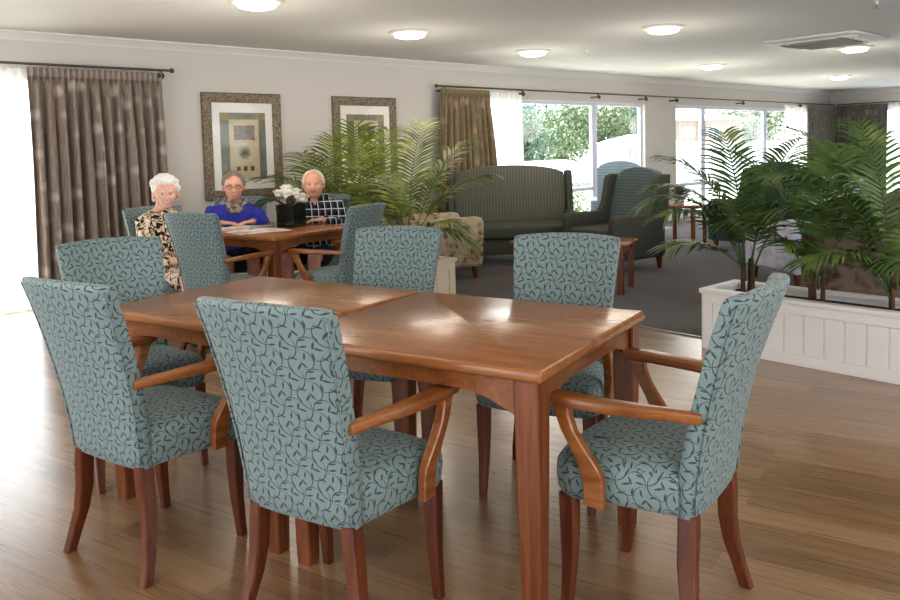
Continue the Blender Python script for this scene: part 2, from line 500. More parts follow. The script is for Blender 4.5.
def subsurf(o, lv=2):
    m = o.modifiers.new('Subdivision', 'SUBSURF'); m.levels = lv; m.render_levels = lv; return o

def remesh(bm, voxel, smooth_it=2):
    """fuse overlapping closed pieces into one continuous skin"""
    me = bpy.data.meshes.new('t'); bmesh.ops.recalc_face_normals(bm, faces=bm.faces); bm.to_mesh(me); bm.free()
    o = bpy.data.objects.new('t', me); COL.objects.link(o)
    r = o.modifiers.new('r', 'REMESH'); r.mode = 'VOXEL'; r.voxel_size = voxel
    s = o.modifiers.new('s', 'SMOOTH'); s.factor = .5; s.iterations = smooth_it
    dg = bpy.context.evaluated_depsgraph_get(); dg.update()
    out = bpy.data.meshes.new_from_object(o.evaluated_get(dg))
    bpy.data.objects.remove(o); bpy.data.meshes.remove(me)
    b2 = bmesh.new(); b2.from_mesh(out); bpy.data.meshes.remove(out)
    return b2

# ------------------------------------------------------------------ room
CEIL = 2.4; WY = 7.49; WX = 18.265; LX = -2.6; FY = -3.2
struct(obj('floor', B(LX, WX, FY, WY, -.08, 0), M['floor']))
struct(obj('carpet_floor', B(4.72, WX, FY, WY-.02, -.01, .006), M['carpet']))
struct(obj('ceiling', B(LX-.15, WX+.15, FY-.15, WY+.15, CEIL, CEIL+.1), M['ceiling']))

def wall_with_holes(name, axis, pos, thick, a0, a1, holes):
    """axis 'x': wall runs along X at y=pos..pos+thick; holes = (a,b,z0,z1)"""
    bm = bmesh.new()
    def piece(a, b, z0, z1):
        if b-a < 1e-4 or z1-z0 < 1e-4: return
        if axis == 'x': bx(bm, a, b, pos, pos+thick, z0, z1)
        else: bx(bm, pos, pos+thick, a, b, z0, z1)
    cur = a0
    for (a, b, z0, z1) in sorted(holes):
        piece(cur, a, 0, CEIL); piece(a, b, 0, z0); piece(a, b, z1, CEIL); cur = b
    piece(cur, a1, 0, CEIL)
    return struct(obj(name, bm, M['wall'], smooth=0))

W1 = (7.15, 11.04, .12, 1.985); W2 = (11.93, 17.1, .12, 1.985); DL = (-1.4, 1.95, 0, 2.05)
wall_with_holes('wall_back', 'x', WY, .16, LX, WX, [DL, W1, W2])
WR = (2.2, 6.5, .12, 1.985)
wall_with_holes('wall_right', 'y', WX, .16, FY, WY, [WR])
WL = (.6, 4.6, .0, 2.1)  # unseen opening, added to let daylight in from the left
wall_with_holes('wall_left', 'y', LX-.16, .16, FY, WY, [WL])
WF = (-1.8, 2.2, .5, 2.1); WF2 = (4.0, 9.5, .5, 2.1)  # unseen openings behind the camera, added for daylight fill
wall_with_holes('wall_front', 'x', FY-.16, .16, LX, WX, [WF, WF2])

def run_profile(name, prof, path_axis, at, a, b, mat, side=1):
    """prof: (offset from wall, z)"""
    bm = bmesh.new()
    poly = [((at - side*o), z) for o, z in prof]
    prism(bm, poly, 'x' if path_axis == 'x' else 'y', a, b)
    return struct(obj(name, bm, mat, smooth=50))
cove = [(0, CEIL), (0, CEIL-.075), (.012, CEIL-.075), (.016, CEIL-.062), (.03, CEIL-.05), (.05, CEIL-.034), (.062, CEIL-.018), (.075, CEIL-.014), (.075, CEIL)]
run_profile('trim_cornice_back', cove, 'x', WY, LX, WX, M['trim'])
run_profile('trim_cornice_right', cove, 'y', WX, FY, WY-.075, M['trim'])
sk = [(0, 0), (.014, 0), (.014, .085), (.006, .1), (0, .1)]
for i, (a, b) in enumerate([(1.98, W1[0]+3.9), (11.04, WX)]):
    run_profile('baseboard_back', sk, 'x', WY, a, b, M['trim'])
run_profile('baseboard_right', sk, 'y', WX, FY, WY-.02, M['trim'])
struct(obj('trim_threshold', B(4.70, 4.722, FY, WY-.02, 0, .008, bevel=.003), M['steel']))

def window(name, hole, mull, transom, wy=WY, axis='x', pane_mat=None):
    a, b, z0, z1 = hole
    def bb(bm, p, q, r, s, d0=.05, d1=.11, bev=.004):
        if axis == 'x': bx(bm, p, q, wy+d0, wy+d1, r, s, bevel=bev)
        else: bx(bm, wy+d0, wy+d1, p, q, r, s, bevel=bev)
    fr = bmesh.new(); w = .055
    bb(fr, a, a+w, z0, z1); bb(fr, b-w, b, z0, z1); bb(fr, a+w, b-w, z1-w, z1); bb(fr, a+w, b-w, z0, z0+w)
    root = struct(obj(name, fr, M['alu']))
    edges = [a] + list(mull) + [b]
    for m in mull:
        k = bmesh.new(); bb(k, m-.06, m+.06, z0+w, z1-w); struct(obj('mullion', k, M['alu'], root))
    for (p, q) in zip(edges, edges[1:]):
        p2 = p + (w if p == a else .06); q2 = q - (w if q == b else .06)
        if transom and transom.get(edges.index(p), True):
            k = bmesh.new(); bb(k, p2, q2, transom['z']-.03, transom['z']+.03); struct(obj('transom', k, M['alu'], root))
        g = bmesh.new()
        if axis == 'x': bx(g, p2, q2, wy+.078, wy+.082, z0+w, z1-w)
        else: bx(g, wy+.078, wy+.082, p2, q2, z0+w, z1-w)
        struct(obj('pane', g, M['glass'], root, smooth=0))
    # plaster reveal / architrave
    rv = bmesh.new(); t = .018
    bb(rv, a-.0, a+t, z0, z1, -.006, .05, 0); bb(rv, b-t, b, z0, z1, -.006, .05, 0); bb(rv, a+t, b-t, z1-t, z1, -.006, .05, 0); bb(rv, a+t, b-t, z0, z0+t, -.02, .05, 0)
    struct(obj('reveal', rv, M['trim'], root))
    return root
window('window_1', W1, [9.77], {'z': .66, 1: False})
window('window_2', W2, [12.93, 15.27], {'z': .60})
window('window_3', WR, [4.3], None, wy=WX, axis='y')
d = window('door_1', DL, [.28], None)

# ------------------------------------------------------------------ curtains, rods
def drape(name, label, cat, x0, x1, y, z0, z1, mat, folds, amp, axis='x', seed=0, flare=0.0, heading=True, group=None):
    rnd = random.Random(seed)
    nz = 26; nx = folds*10
    ph = [rnd.uniform(-.5, .5) for _ in range(folds+1)]; am = [rnd.uniform(.6, 1.25) for _ in range(folds+1)]
    bm = bmesh.new(); uvl = bm.loops.layers.uv.new('UVMap')
    V = []
    for j in range(nz+1):
        v = j/nz; z = z1 + (z0-z1)*v
        row = []
        for i in range(nx+1):
            u = i/nx; k = u*folds; q = min(int(k), folds-1); fr = k-q
            A = amp*(am[q]*(1-fr)+am[q+1]*fr)*(.45+.55*min(1, v*3))
            w = (ph[q]*(1-fr)+ph[q+1]*fr)*min(1, v*2.2)
            off = A*sin(TAU*k + w*1.4) + .25*A*sin(TAU*k*2.3 + 2*w + 3*v)
            if v < .06: off = amp*.55*sin(TAU*k*2)
            p = x0 + (x1-x0)*u + flare*v*(u-.35) + .012*sin(TAU*k+1+2*v)*min(1, v*3)
            row.append(bm.verts.new((p, y+off, z) if axis == 'x' else (y+off, p, z)))
        V.append(row)
    L = abs(x1-x0)*1.6
    for j in range(nz):
        for i in range(nx):
            f = bm.faces.new((V[j][i], V[j][i+1], V[j+1][i+1], V[j+1][i]))
            for lp, (a, b) in zip(f.loops, ((i, j), (i+1, j), (i+1, j+1), (i, j+1))):
                lp[uvl].uv = (a/nx*L, b/nz*(z1-z0))
    o = obj(name, bm, mat, smooth=180, recalc=False)
    tag(o, label, cat, group)
    if heading:
        h = bmesh.new()
        for s in (0,):
            rings = []
            for i in range(nx+1):
                u = i/nx; k = u*folds; off = amp*.55*sin(TAU*k*2) - .004
                p = x0+(x1-x0)*u
                rings.append([Vector((p, y+off, z1-.075) if axis == 'x' else (y+off, p, z1-.075)),
                              Vector((p, y+off-.003, z1-.05) if axis == 'x' else (y+off-.003, p, z1-.05)),
                              Vector((p, y+off, z1+.004) if axis == 'x' else (y+off, p, z1+.004))])
            loft(h, rings, cap=False, closed=False)
        obj('pleated_heading', h, mat, o, smooth=180, recalc=False)
    return o

drape('curtain', 'long taupe leaf-patterned drape at left wall beside the bright glass door', 'curtain', 1.82, 2.96, 7.33, .02, 2.085, M['drape'], 12, .065, seed=3, flare=.05)
drape('curtain', 'brown drape with faint leaf pattern at left end of the lounge window', 'curtain', 6.46, 7.28, 7.33, .02, 2.06, M['drape_b'], 9, .05, seed=5, flare=.34)
drape('curtain', 'grey-brown drape on the window wall in the far room corner', 'curtain', 16.75, 18.1, 7.34, .02, 2.06, M['drape_g'], 10, .05, seed=8)
drape('curtain', 'grey-brown drape on the end wall in the far room corner', 'curtain', 6.25, 7.3, 18.1, .02, 2.06, M['drape_g'], 9, .05, axis='y', seed=9)
drape('sheer_curtain', 'white sheer glowing with daylight over the glass door at far left', 'curtain', -1.6, 1.86, 7.40, .02, 2.08, M['sheer'], 22, .035, seed=11, heading=False)
drape('sheer_curtain', 'narrow white sheer between the brown drape and the lounge window', 'curtain', 7.2, 7.98, 7.40, .02, 2.06, M['sheer'], 7, .03, seed=12, heading=False)
drape('sheer_curtain', 'white sheer beside the corner drape on the window wall', 'curtain', 15.85, 16.85, 7.41, .02, 2.06, M['sheer'], 8, .03, seed=13, heading=False)
drape('sheer_curtain', 'white sheer over the window of the far end wall', 'curtain', 2.1, 6.3, 18.18, .02, 2.06, M['sheer'], 22, .03, axis='y', seed=14, heading=False)

def rod(label, a, b, y, z, axis='x', ends=(1, 1), brackets=(), r=.011):
    P = (lambda t, dy=0, dz=0: (t, y+dy, z+dz)) if axis == 'x' else (lambda t, dy=0, dz=0: (y+dy, t, z+dz))
    bm = bmesh.new(); tube(bm, [P(a), P(b)], r, 12)
    o = obj('curtain_rod', bm, M['iron']); tag(o, label, 'curtain rod')
    for e, t, s in ((ends[0], a, -1), (ends[1], b, 1)):
        if e:
            k = bmesh.new(); ell(k, P(t+s*.018), .023, .023, .023, 14, 10); obj('finial', k, M['iron'], o)
    for t in brackets:
        k = bmesh.new(); tube(k, [P(t, .0, -.0), P(t, .0, -.055)], .012, 8); tube(k, [P(t, -.0, -.05), P(t, WY-y if axis == 'x' else WX-y, -.05)], .012, 8)
        ell(k, P(t, -.012, -.055), .03, .03, .03, 12, 8); obj('bracket', k, M['iron'], o)
    return o
rod('dark rod holding the taupe drape beside the glass door', -1.7, 3.05, 7.33, 2.115, ends=(0, 1), brackets=(2.96, .2))
rod('long dark rod across the lounge windows, from the brown drape to the corner', 6.42, 18.1, 7.35, 2.095, ends=(1, 0), brackets=(6.52, 7.95, 9.62, 10.85, 11.75, 14.0, 16.4))
rod('dark rod along the far end wall above its sheer', 2.0, 7.3, 18.12, 2.095, axis='y', ends=(1, 0), brackets=(2.2, 6.0))

# ------------------------------------------------------------------ ceiling fixtures
def ceiling_light():
    t = thing('ceiling_light', '', 'ceiling light')
    bm = bmesh.new(); lathe(bm, [(.195, 0), (.20, -.008), (.188, -.016), (.16, -.02), (.135, -.018), (.13, -.005)], 36)
    obj('base_plate', bm, M['white_plastic'], t)
    bm = bmesh.new(); lathe(bm, [(.140, -.016), (.143, -.03), (.134, -.044), (.10, -.055), (.05, -.059), (.004, -.06)], 36)
    obj('diffuser', bm, M['diffuser'], t)
    return t
cl = ceiling_light()
LTS = [(2.80, 5.15, 'lit round ceiling light nearest the glass door, cut by the top of the picture'),
       (4.66, 5.71, 'lit round ceiling light above the second framed picture'),
       (6.74, 6.06, 'lit round ceiling light above the brown drape and lounge window edge'),
       (6.48, 4.19, 'lit round ceiling light nearer the camera than the lounge window, left of the air-conditioning unit'),
       (10.17, 5.80, 'small lit round ceiling light above the pier between the two lounge windows'),
       (9.87, 3.78, 'lit round ceiling light right at the edge of the air-conditioning unit'),
       (13.99, 5.61, 'most distant small lit round ceiling light, near the far room corner')]
for i, (x, y, lab) in enumerate(LTS):
    if i == 0:
        cl.location = (x, y, CEIL); cl['label'] = lab; cl['group'] = 'round ceiling lights'
    else: dup(cl, (x, y, CEIL), 0, lab, 'round ceiling lights')

ac = thing('air_conditioner', 'square white ceiling air-conditioning cassette with louvres', 'air conditioner', (8.83, 3.68, CEIL), radians(0))
ac.scale = (.78, .78, 1)
bm = bmesh.new(); s = .62
loft(bm, [rect_ring((0, 0, 0), 2*s, 2*s, .03), rect_ring((0, 0, -.022), 2*s-.01, 2*s-.01, .03), rect_ring((0, 0, -.034), 2*s-.06, 2*s-.06, .03), rect_ring((0, 0, -.036), 1.0, 1.0, .03)])
obj('panel', bm, M['white_plastic'], ac)
bm = bmesh.new(); bx(bm, -.36, .36, -.36, .36, -.062, -.03, bevel=.012)
for k in range(16):
    y = -.33+k*.044; bx(bm, -.33, .33, y, y+.016, -.066, -.06)
obj('intake_grille', bm, M['grey_plastic'], ac)
for k in range(4):
    bm = bmesh.new(); bx(bm, -.36, .36, .44, .54, -.04, -.028, bevel=.004)
    bx(bm, -.33, .33, .462, .474, -.043, -.036, mi=1); bx(bm, -.34, .34, .5, .535, -.052, -.04, bevel=.005)
    bmesh.ops.rotate(bm, verts=bm.verts, cent=(0, 0, 0), matrix=Matrix.Rotation(k*pi/2, 3, 'Z'))
    obj('louvre', bm, [M['white_plastic'], M['dark_plastic']], ac)

def sprinkler(loc, lab):
    t = thing('sprinkler_head', lab, 'sprinkler', loc)
    bm = bmesh.new(); lathe(bm, [(.035, 0), (.034, -.006), (.014, -.01), (.012, -.03), (.009, -.034)], 14); obj('escutcheon', bm, M['white_plastic'], t)
    bm = bmesh.new()
    for s_ in (-1, 1): tube(bm, [(s_*.01, 0, -.03), (s_*.016, 0, -.045), (s_*.004, 0, -.06)], .003, 6)
    tube(bm, [(0, 0, -.056), (0, 0, -.063)], .006, 8)
    obj('yoke', bm, M['steel'], t)
    bm = bmesh.new()
    for k in range(8):
        a = k*TAU/8; bx(bm, -.004, .004, .004, .021, -.066, -.0635); bmesh.ops.rotate(bm, verts=bm.verts, cent=(0, 0, 0), matrix=Matrix.Rotation(TAU/8, 3, 'Z'))
    lathe(bm, [(.008, -.0635), (.008, -.0665)], 10)
    obj('deflector', bm, M['steel'], t)
sprinkler((7.24, 5.67, CEIL), 'small sprinkler head on the ceiling between the round lights above the lounge window')
sprinkler((6.74, 2.42, CEIL), 'small sprinkler head on the ceiling at the top right of the picture')

# ------------------------------------------------------------------ dining tables
def dining_table(name, label, loc, rot, sx, sy, group):
    """sx along local x, sy along local y"""
    t = thing(name, label, 'table', loc, rot, group)
    hx, hy = sx/2, sy/2
    bm = bmesh.new(); bx(bm, -hx, hx, -hy, hy, .704, .74)
    es = [e for e in bm.edges if abs(e.verts[0].co.z-e.verts[1].co.z) > .01]
    bmesh.ops.bevel(bm, geom=es, offset=.012, segments=3, profile=.5, affect='EDGES')
    es = [e for e in bm.edges if e.calc_face_angle(0) > 1.0]
    bmesh.ops.bevel(bm, geom=es, offset=.012, segments=3, profile=.5, affect='EDGES')
    obj('tabletop', bm, M['cherry'], t)
    li = .052
    for a in range(4):
        along = sx if a % 2 == 0 else sy; off = (hy if a % 2 == 0 else hx) - .03
        half = along/2-.05; n = 14; top = .706; poly = []
        for k in range(n+1):
            u = -1+2*k/n; e = abs(u)
            zb = .655 - .075*max(0, (e-.45)/.55)**2
            poly.append((u*half, zb))
        poly += [(half, top), (-half, top)]
        bm = bmesh.new(); prism(bm, poly, 'y', off-.022, off)
        bmesh.ops.rotate(bm, verts=bm.verts, cent=(0, 0, 0), matrix=Matrix.Rotation(-a*pi/2, 3, 'Z'))
        obj('apron', bm, M['cherry_y'], t)
    for sx_ in (-1, 1):
        for sy_ in (-1, 1):
            x, y = sx_*(hx-li), sy_*(hy-li); bm = bmesh.new()
            loft(bm, [rect_ring((x, y, 0), .05, .05, .08), rect_ring((x, y, .02), .053, .053, .08), rect_ring((x, y, .56), .07, .07, .06), rect_ring((x, y, .706), .072, .072, .06)])
            obj('leg', bm, M['cherry_z'], t, smooth=30)
    return t
dining_table('dining_table', 'square cherry table nearest the camera, right half of the pair of joined tables', (1.72, 1.845, 0), radians(16.3), .83, .905, 'dining tables')
dining_table('dining_table', 'square cherry table nearer the curtains, left half of the pair of joined tables', (1.472, 2.745, 0), radians(15.2), .83, .915, 'dining tables')
T2R = radians(17)
dining_table('dining_table', 'cherry table at the back where three elderly people are sitting', (2.951, 5.33, 0), T2R, .9, .9, 'dining tables')

# ------------------------------------------------------------------ dining chairs
def make_chair():
    t = thing('dining_chair', '', 'chair')
    # --- seat: rounded upholstered slab with a domed top
    bm = bmesh.new(); nx, rings = 0, []
    def outline(s, z):
        """plan outline of the seat scaled by inset s"""
        pts = []
        fw, rw, yf, yr = .236-s, .190-s, .226-s, -.12+s*.3
        # rear right -> front right -> front left -> rear left, with rounded front corners
        P = [(rw, yr), (rw+(fw-rw)*.5, (yr+yf)/2-.02)]
        for k in range(6):
            a = k/5*pi/2; r = .07
            P.append((fw-r+r*cos(a), yf-r+r*sin(a)))
        P.append((.09, yf+.008)); P.append((0, yf+.010))
        full = P + [(-x, y) for x, y in reversed(P[:-1])]
        full += [(-rw*.5, yr-.006), (0, yr-.008), (rw*.5, yr-.006)]
        return [Vector((x, y, z)) for x, y in full]
    prof = [(.02, .345), (.006, .350), (0, .365), (-.004, .40), (-.002, .435), (.008, .455), (.03, .468), (.07, .476), (.13, .482)]
    rr = [outline(s, z) for s, z in prof]
    R = loft(bm, rr, cap=False)
    bm.faces.new(list(reversed(R[0])))
    c = bm.verts.new((0, .03, .485)); n = len(R[-1])
    for i in range(n): bm.faces.new((R[-1][i], R[-1][(i+1) % n], c))
    obj('seat', bm, M['fabric'], t, smooth=60)
    # --- back: leaning shield, wider at the top, hollowed for the sitter
    bm = bmesh.new()
    zs = [.338, .345, .40, .47, .55, .64, .73, .82, .89, .925, .94, .945]
    def back_pt(u, z, side):
        f = (z-.338)/(.945-.338)
        hw = .178 + .043*f**1.15
        yb = -.168 - .06*f - .108*f**1.7       # rear surface
        th = .060 - .014*f
        curve = (.008+.046*f)*abs(u)**2.2         # edges come forward
        lift = -.012*f*abs(u)**2.5
        y = yb + curve + (th if side else 0)
        return Vector((u*hw, y, z+lift))
    us = [-1, -.93, -.7, -.35, 0, .35, .7, .93, 1]
    rings = []
    for zi, z in enumerate(zs):
        inset = .35 if zi in (0, len(zs)-1) else (.12 if zi in (1, len(zs)-2) else 0)
        ring = []
        for u in us:
            p = back_pt(u*(1-.02*inset), z, 0); q = back_pt(u*(1-.02*inset), z, 1)
            e = inset + (.30 if abs(u) == 1 else 0)
            ring.append(p.lerp(q, min(.42, e*.6)))
        for u in reversed(us):
            p = back_pt(u*(1-.02*inset), z, 0); q = back_pt(u*(1-.02*inset), z, 1)
            e = inset + (.30 if abs(u) == 1 else 0)
            ring.append(q.lerp(p, min(.42, e*.6)))
        rings.append(ring)
    loft(bm, rings)
    obj('backrest', bm, M['fabric'], t, smooth=70)
    # piped seams down both side edges of the back
    for s_ in (-1, 1):
        bm = bmesh.new(); pts = []
        for z in [.36+.57*k/14 for k in range(15)]:
            pts.append(back_pt(s_*.985, z, 0) + Vector((s_*.0005, -.0005, 0)))
        tube(bm, pts, .0034, 6); obj('piping', bm, M['fabric'], t, smooth=180)
    # --- legs
    def leg(pts, sizes):
        bm = bmesh.new(); loft(bm, [rect_ring(p, w, d_, .12) for p, (w, d_) in zip(pts, sizes)]); return bm
    for s_ in (-1, 1):
        obj('leg', leg([(s_*.205, -.182, 0), (s_*.197, -.165, .06), (s_*.181, -.146, .14), (s_*.169, -.138, .22), (s_*.162, -.139, .30), (s_*.157, -.137, .352)],
                       [(.03, .034), (.032, .036), (.035, .042), (.038, .048), (.04, .05), (.04, .05)]), M['chairwood'], t, smooth=35)
        obj('leg', leg([(s_*.207, .195, 0), (s_*.206, .19, .05), (s_*.204, .182, .14), (s_*.203, .180, .24), (s_*.202, .182, .35)],
                       [(.026, .028), (.029, .031), (.035, .037), (.042, .044), (.046, .048)]), M['chairwood'], t, smooth=35)
        # --- arm: flat curved rail plus cranked post
        bm = bmesh.new()
        pts = [(s_*.194, -.182, .620), (s_*.214, -.11, .625), (s_*.238, -.03, .628), (s_*.255, .07, .630), (s_*.260, .14, .632), (s_*.258, .20, .632), (s_*.257, .216, .631)]
        tube(bm, pts, [(.016, .014), (.018, .0145), (.023, .0155), (.028, .016), (.029, .016), (.028, .016), (.024, .012)], 20, power=5)
        a = obj('armrest', bm, M['armwood'], t, smooth=50)
        bm = bmesh.new()
        P = [(.256, .172, .620), (.257, .166, .59), (.258, .150, .55), (.257, .125, .51), (.254, .100, .47), (.250, .088, .44), (.247, .084, .40), (.246, .084, .352)]
        sz = [(.034, .05), (.032, .042), (.030, .040), (.029, .044), (.028, .054), (.026, .060), (.025, .058), (.024, .056)]
        loft(bm, [rect_ring((s_*x, y, z), w, dd, .15) for (x, y, z), (w, dd) in zip(P, sz)])
        obj('arm_post', bm, M['armwood'], a, smooth=35)
    return t

chair0 = make_chair(); _used = [False]
def chair(x, y, deg, lab, grp='teal dining chairs'):
    r = radians(deg-90)
    if not _used[0]:
        _used[0] = True; chair0.location = (x, y, 0); chair0.rotation_euler = (0, 0, r); chair0['label'] = lab; chair0['group'] = grp; return chair0
    return dup(chair0, (x, y, 0), r, lab, grp)
chair(.95, 2.595, 14.5, 'teal armchair seen from behind at far left, beside the left table half')
chair(1.178, 1.822, 17.3, 'largest teal armchair, back to the camera in front of the table seam')
chair(1.872, 1.228, 102, 'teal armchair at the right end of the joined tables, seen side on')
chair(2.045, 2.81, 205, 'teal dining chair across the left table half, in front of the cream planter')
chair(2.25, 1.965, 204, 'teal dining chair across the right table half, in front of the coffee table')
chair(1.17, 3.33, -93, 'teal dining chair at the curtain end of the joined tables, facing the camera')
chair(2.36, 4.98, 22, 'pale lit dining chair at the back table, its back hiding the woman in patterned dress')
chair(3.10, 4.68, 112, 'dining chair at the back table facing left, its back in shadow beside the plaid-shirted man')

# ------------------------------------------------------------------ pictures
def picture(x0, x1, z0, z1, label):
    cx, cz = (x0+x1)/2, (z0+z1)/2; w, h = (x1-x0)/2, (z1-z0)/2
    t = thing('framed_picture', label, 'picture', (cx, WY, cz), 0, 'framed botanical prints')
    fw = .1
    bm = bmesh.new()
    prof = [(0, 0), (0, .028), (.012, .042), (.03, .046), (.06, .040), (.085, .026), (.1, .022), (.1, 0)]   # (inset, projection)
    rings = []
    for sx, sz in ((-1, -1), (1, -1), (1, 1), (-1, 1)):
        rings.append([Vector((sx*(w-i), -p-.004, sz*(h-i))) for i, p in prof])
    rings.append(rings[0]); 
    R = [[bm.verts.new(p) for p in r] for r in rings[:4]]
    for k in range(4):
        a, b = R[k], R[(k+1) % 4]
        for i in range(len(prof)):
            j = (i+1) % len(prof); bm.faces.new((a[i], a[j], b[j], b[i]))
    obj('frame', bm, M['frame'], t, smooth=30)
    obj('mount_board', B(-w+fw, w-fw, -.018, -.004, -h+fw, h-fw), M['mount'], t, smooth=0)
    iw, ih = w-fw-.085, h-fw-.10
    pr = obj('print', B(-iw, iw, -.0195, -.018, -ih, ih), M['art_bg'], t, smooth=0)
    def quad(name, x0, x1, z0, z1, m, d=.0205, uv01=False):
        bm = bmesh.new(); vs = [bm.verts.new(p) for p in ((x0, -d, z0), (x1, -d, z0), (x1, -d, z1), (x0, -d, z1))]
        f = bm.faces.new(vs); ul = bm.loops.layers.uv.new('UVMap')
        for lp, c in zip(f.loops, ((0, 0), (1, 0), (1, 1), (0, 1))):
            lp[ul].uv = c if uv01 else (lp.vert.co.x, lp.vert.co.z)
        return obj(name, bm, m, pr, smooth=0, recalc=False)
    quad('parchment_panel', -iw*.62, iw*.68, -ih+.0, ih*.8, M['art_mid'])
    quad('corner_block', -iw*.98, -iw*.6, ih*.78, ih*.98, M['art_corner']); quad('corner_block', iw*.6, iw*.98, ih*.78, ih*.98, M['art_corner'])
    quad('leaf_photo', -iw*.42, iw*.5, ih*.18, ih*.62, M['art_photo'], .0212)
    quad('flower_motif', -iw*.36, iw*.40, -ih*.48, ih*.08, M['art_flower'], .0212, True)
    for k in range(3): quad('small_square', -iw*.36+k*iw*.31, -iw*.36+k*iw*.31+iw*.17, -ih*.74, -ih*.60, M['art_sq'], .0212)
    obj('glazing', B(-w+fw-.002, w-fw+.002, -.0235, -.0225, -h+fw-.002, h-fw+.002), M['picglass'], t, smooth=0)
    return t
picture(3.41, 4.29, .85, 1.937, 'framed print above the woman in the blue sweater')
picture(4.95, 5.85, .85, 1.937, 'framed print partly hidden by palm fronds, nearer the brown drape')

# ------------------------------------------------------------------ planters
def planter(label, x0, x1, y0, y1, h, mat, loc=None):
    cx, cy = (x0+x1)/2, (y0+y1)/2; w, l = (x1-x0)/2, (y1-y0)/2
    t = thing('planter_box', label, 'planter', (cx, cy, 0))
    bm = bmesh.new(); th = .03
    for a, b, c, d_ in ((-w, -w+th, -l, l), (w-th, w, -l, l), (-w+th, w-th, -l, -l+th), (-w+th, w-th, l-th, l)):
        bx(bm, a, b, c, d_, 0, h-.03)
    obj('box', bm, mat, t, smooth=0)
    bm = bmesh.new(); o_ = .022; i_ = .045
    for a, b, c, d_ in ((-w-o_, -w+i_, -l-o_, l+o_), (w-i_, w+o_, -l-o_, l+o_), (-w+i_, w-i_, -l-o_, -l+i_), (-w+i_, w-i_, l-i_, l+o_)):
        bx(bm, a, b, c, d_, h-.03, h, bevel=.005)
    obj('rim', bm, mat, t, smooth=30)
    # frame-and-board face, on all four sides: rails, stiles and grooved boards
    for (ax, at, half) in (('x', -w, l), ('x', w, l), ('y', -l, w), ('y', l, w)):
        s_ = -1 if at < 0 else 1
        bm = bmesh.new(); p = .014
        def f(a, b, z0, z1, dd=p):
            if ax == 'x': bx(bm, min(at, at+s_*dd), max(at, at+s_*dd), a, b, z0, z1, bevel=.002, seg=1)
            else: bx(bm, a, b, min(at, at+s_*dd), max(at, at+s_*dd), z0, z1, bevel=.002, seg=1)
        f(-half, half, .0, .065); f(-half, half, h-.085, h-.03); f(-half, -half+.065, .065, h-.085); f(half-.065, half, .065, h-.085)
        obj('face_frame', bm, mat, t, smooth=30)
        n = max(1, round((2*half-.13)/.115)); bw = (2*half-.13)/n
        bm = bmesh.new()
        for k in range(n):
            a = -half+.065+k*bw; f(a+.0035, a+bw-.0035, .065, h-.085, .006)
        obj('grooved_panel', bm, mat, t, smooth=30)
    obj('soil', B(-w+th, w-th, -l+th, l-th, .02, h-.055), M['soil'], t, smooth=0)
    return t
planter('long white planter box with grooved board panels, standing on the wood floor edge at right', 4.49, 4.90, .2, 2.62, .385, M['planter_w'])
planter('cream planter box behind the dining chairs, filled with yellow-green palms', 4.03, 4.44, 4.93, 7.25, .385, M['planter_c'])

# ------------------------------------------------------------------ palms
SCR = radians(-41.8)          # bearing along the window wall seen from the dining end
def frond(bm, base, az, elev, L, droop, rnd, n=30, lw=.024, ll=.27, vee=.5, start=.28, mi=0):
    pts = []; p = Vector(base); e = elev
    N = 26; ds = L/N; side = Vector((-sin(az), cos(az), 0)); bend = rnd.uniform(-.25, .25)
    a = az
    T = []
    for k in range(N+1):
        d_ = Vector((cos(a)*cos(e), sin(a)*cos(e), sin(e))); pts.append(p.copy()); T.append(d_)
        p = p + d_*ds; e -= droop/N*(.35+1.3*k/N); a += bend/N
    rad = [.0065*(1-.85*k/N)+.0008 for k in range(N+1)]
    tube(bm, pts, rad, 5, mi=mi)
    for k in range(n):
        f = start + (1-start)*(k+.5)/n; q = f*N; i = min(int(q), N-1); fr = q-i
        P = pts[i].lerp(pts[i+1], fr); d_ = T[i]
        sd = Vector((-sin(a), cos(a), 0)).normalized(); sd = (sd - d_*sd.dot(d_)).normalized()
        up = d_.cross(sd) * -1
        if up.z < 0: up = -up
        g = (f-start)/(1-start)
        ln = ll*(0.55+.9*sin(pi*min(1, .12+g*.80)))*.75*rnd.uniform(.88, 1.08)
        fwd = .75 + .7*g
        for s_ in (-1, 1):
            dr = (sd*s_ + d_*fwd*.8 + up*vee*.55).normalized()
            dr = (dr + Vector((rnd.uniform(-.07, .07), rnd.uniform(-.07, .07), rnd.uniform(-.07, .07)))).normalized()
            c = P.copy(); vv = []
            wdir = d_.cross(dr).cross(dr).normalized()
            for m in range(4):
                s = m/3
                w = lw*(.55 if m == 0 else (1 if m == 1 else (.75 if m == 2 else .06)))*(1-.25*g)
                nrm = wdir
                vv.append((bm.verts.new(c+nrm*w*.5), bm.verts.new(c-nrm*w*.5)))
                dr = (dr + Vector((0, 0, -.20-.12*s))).normalized()
                c = c + dr*(ln/3)
            for m in range(3):
                bm.faces.new((vv[m][0], vv[m+1][0], vv[m+1][1], vv[m][1])).material_index = mi

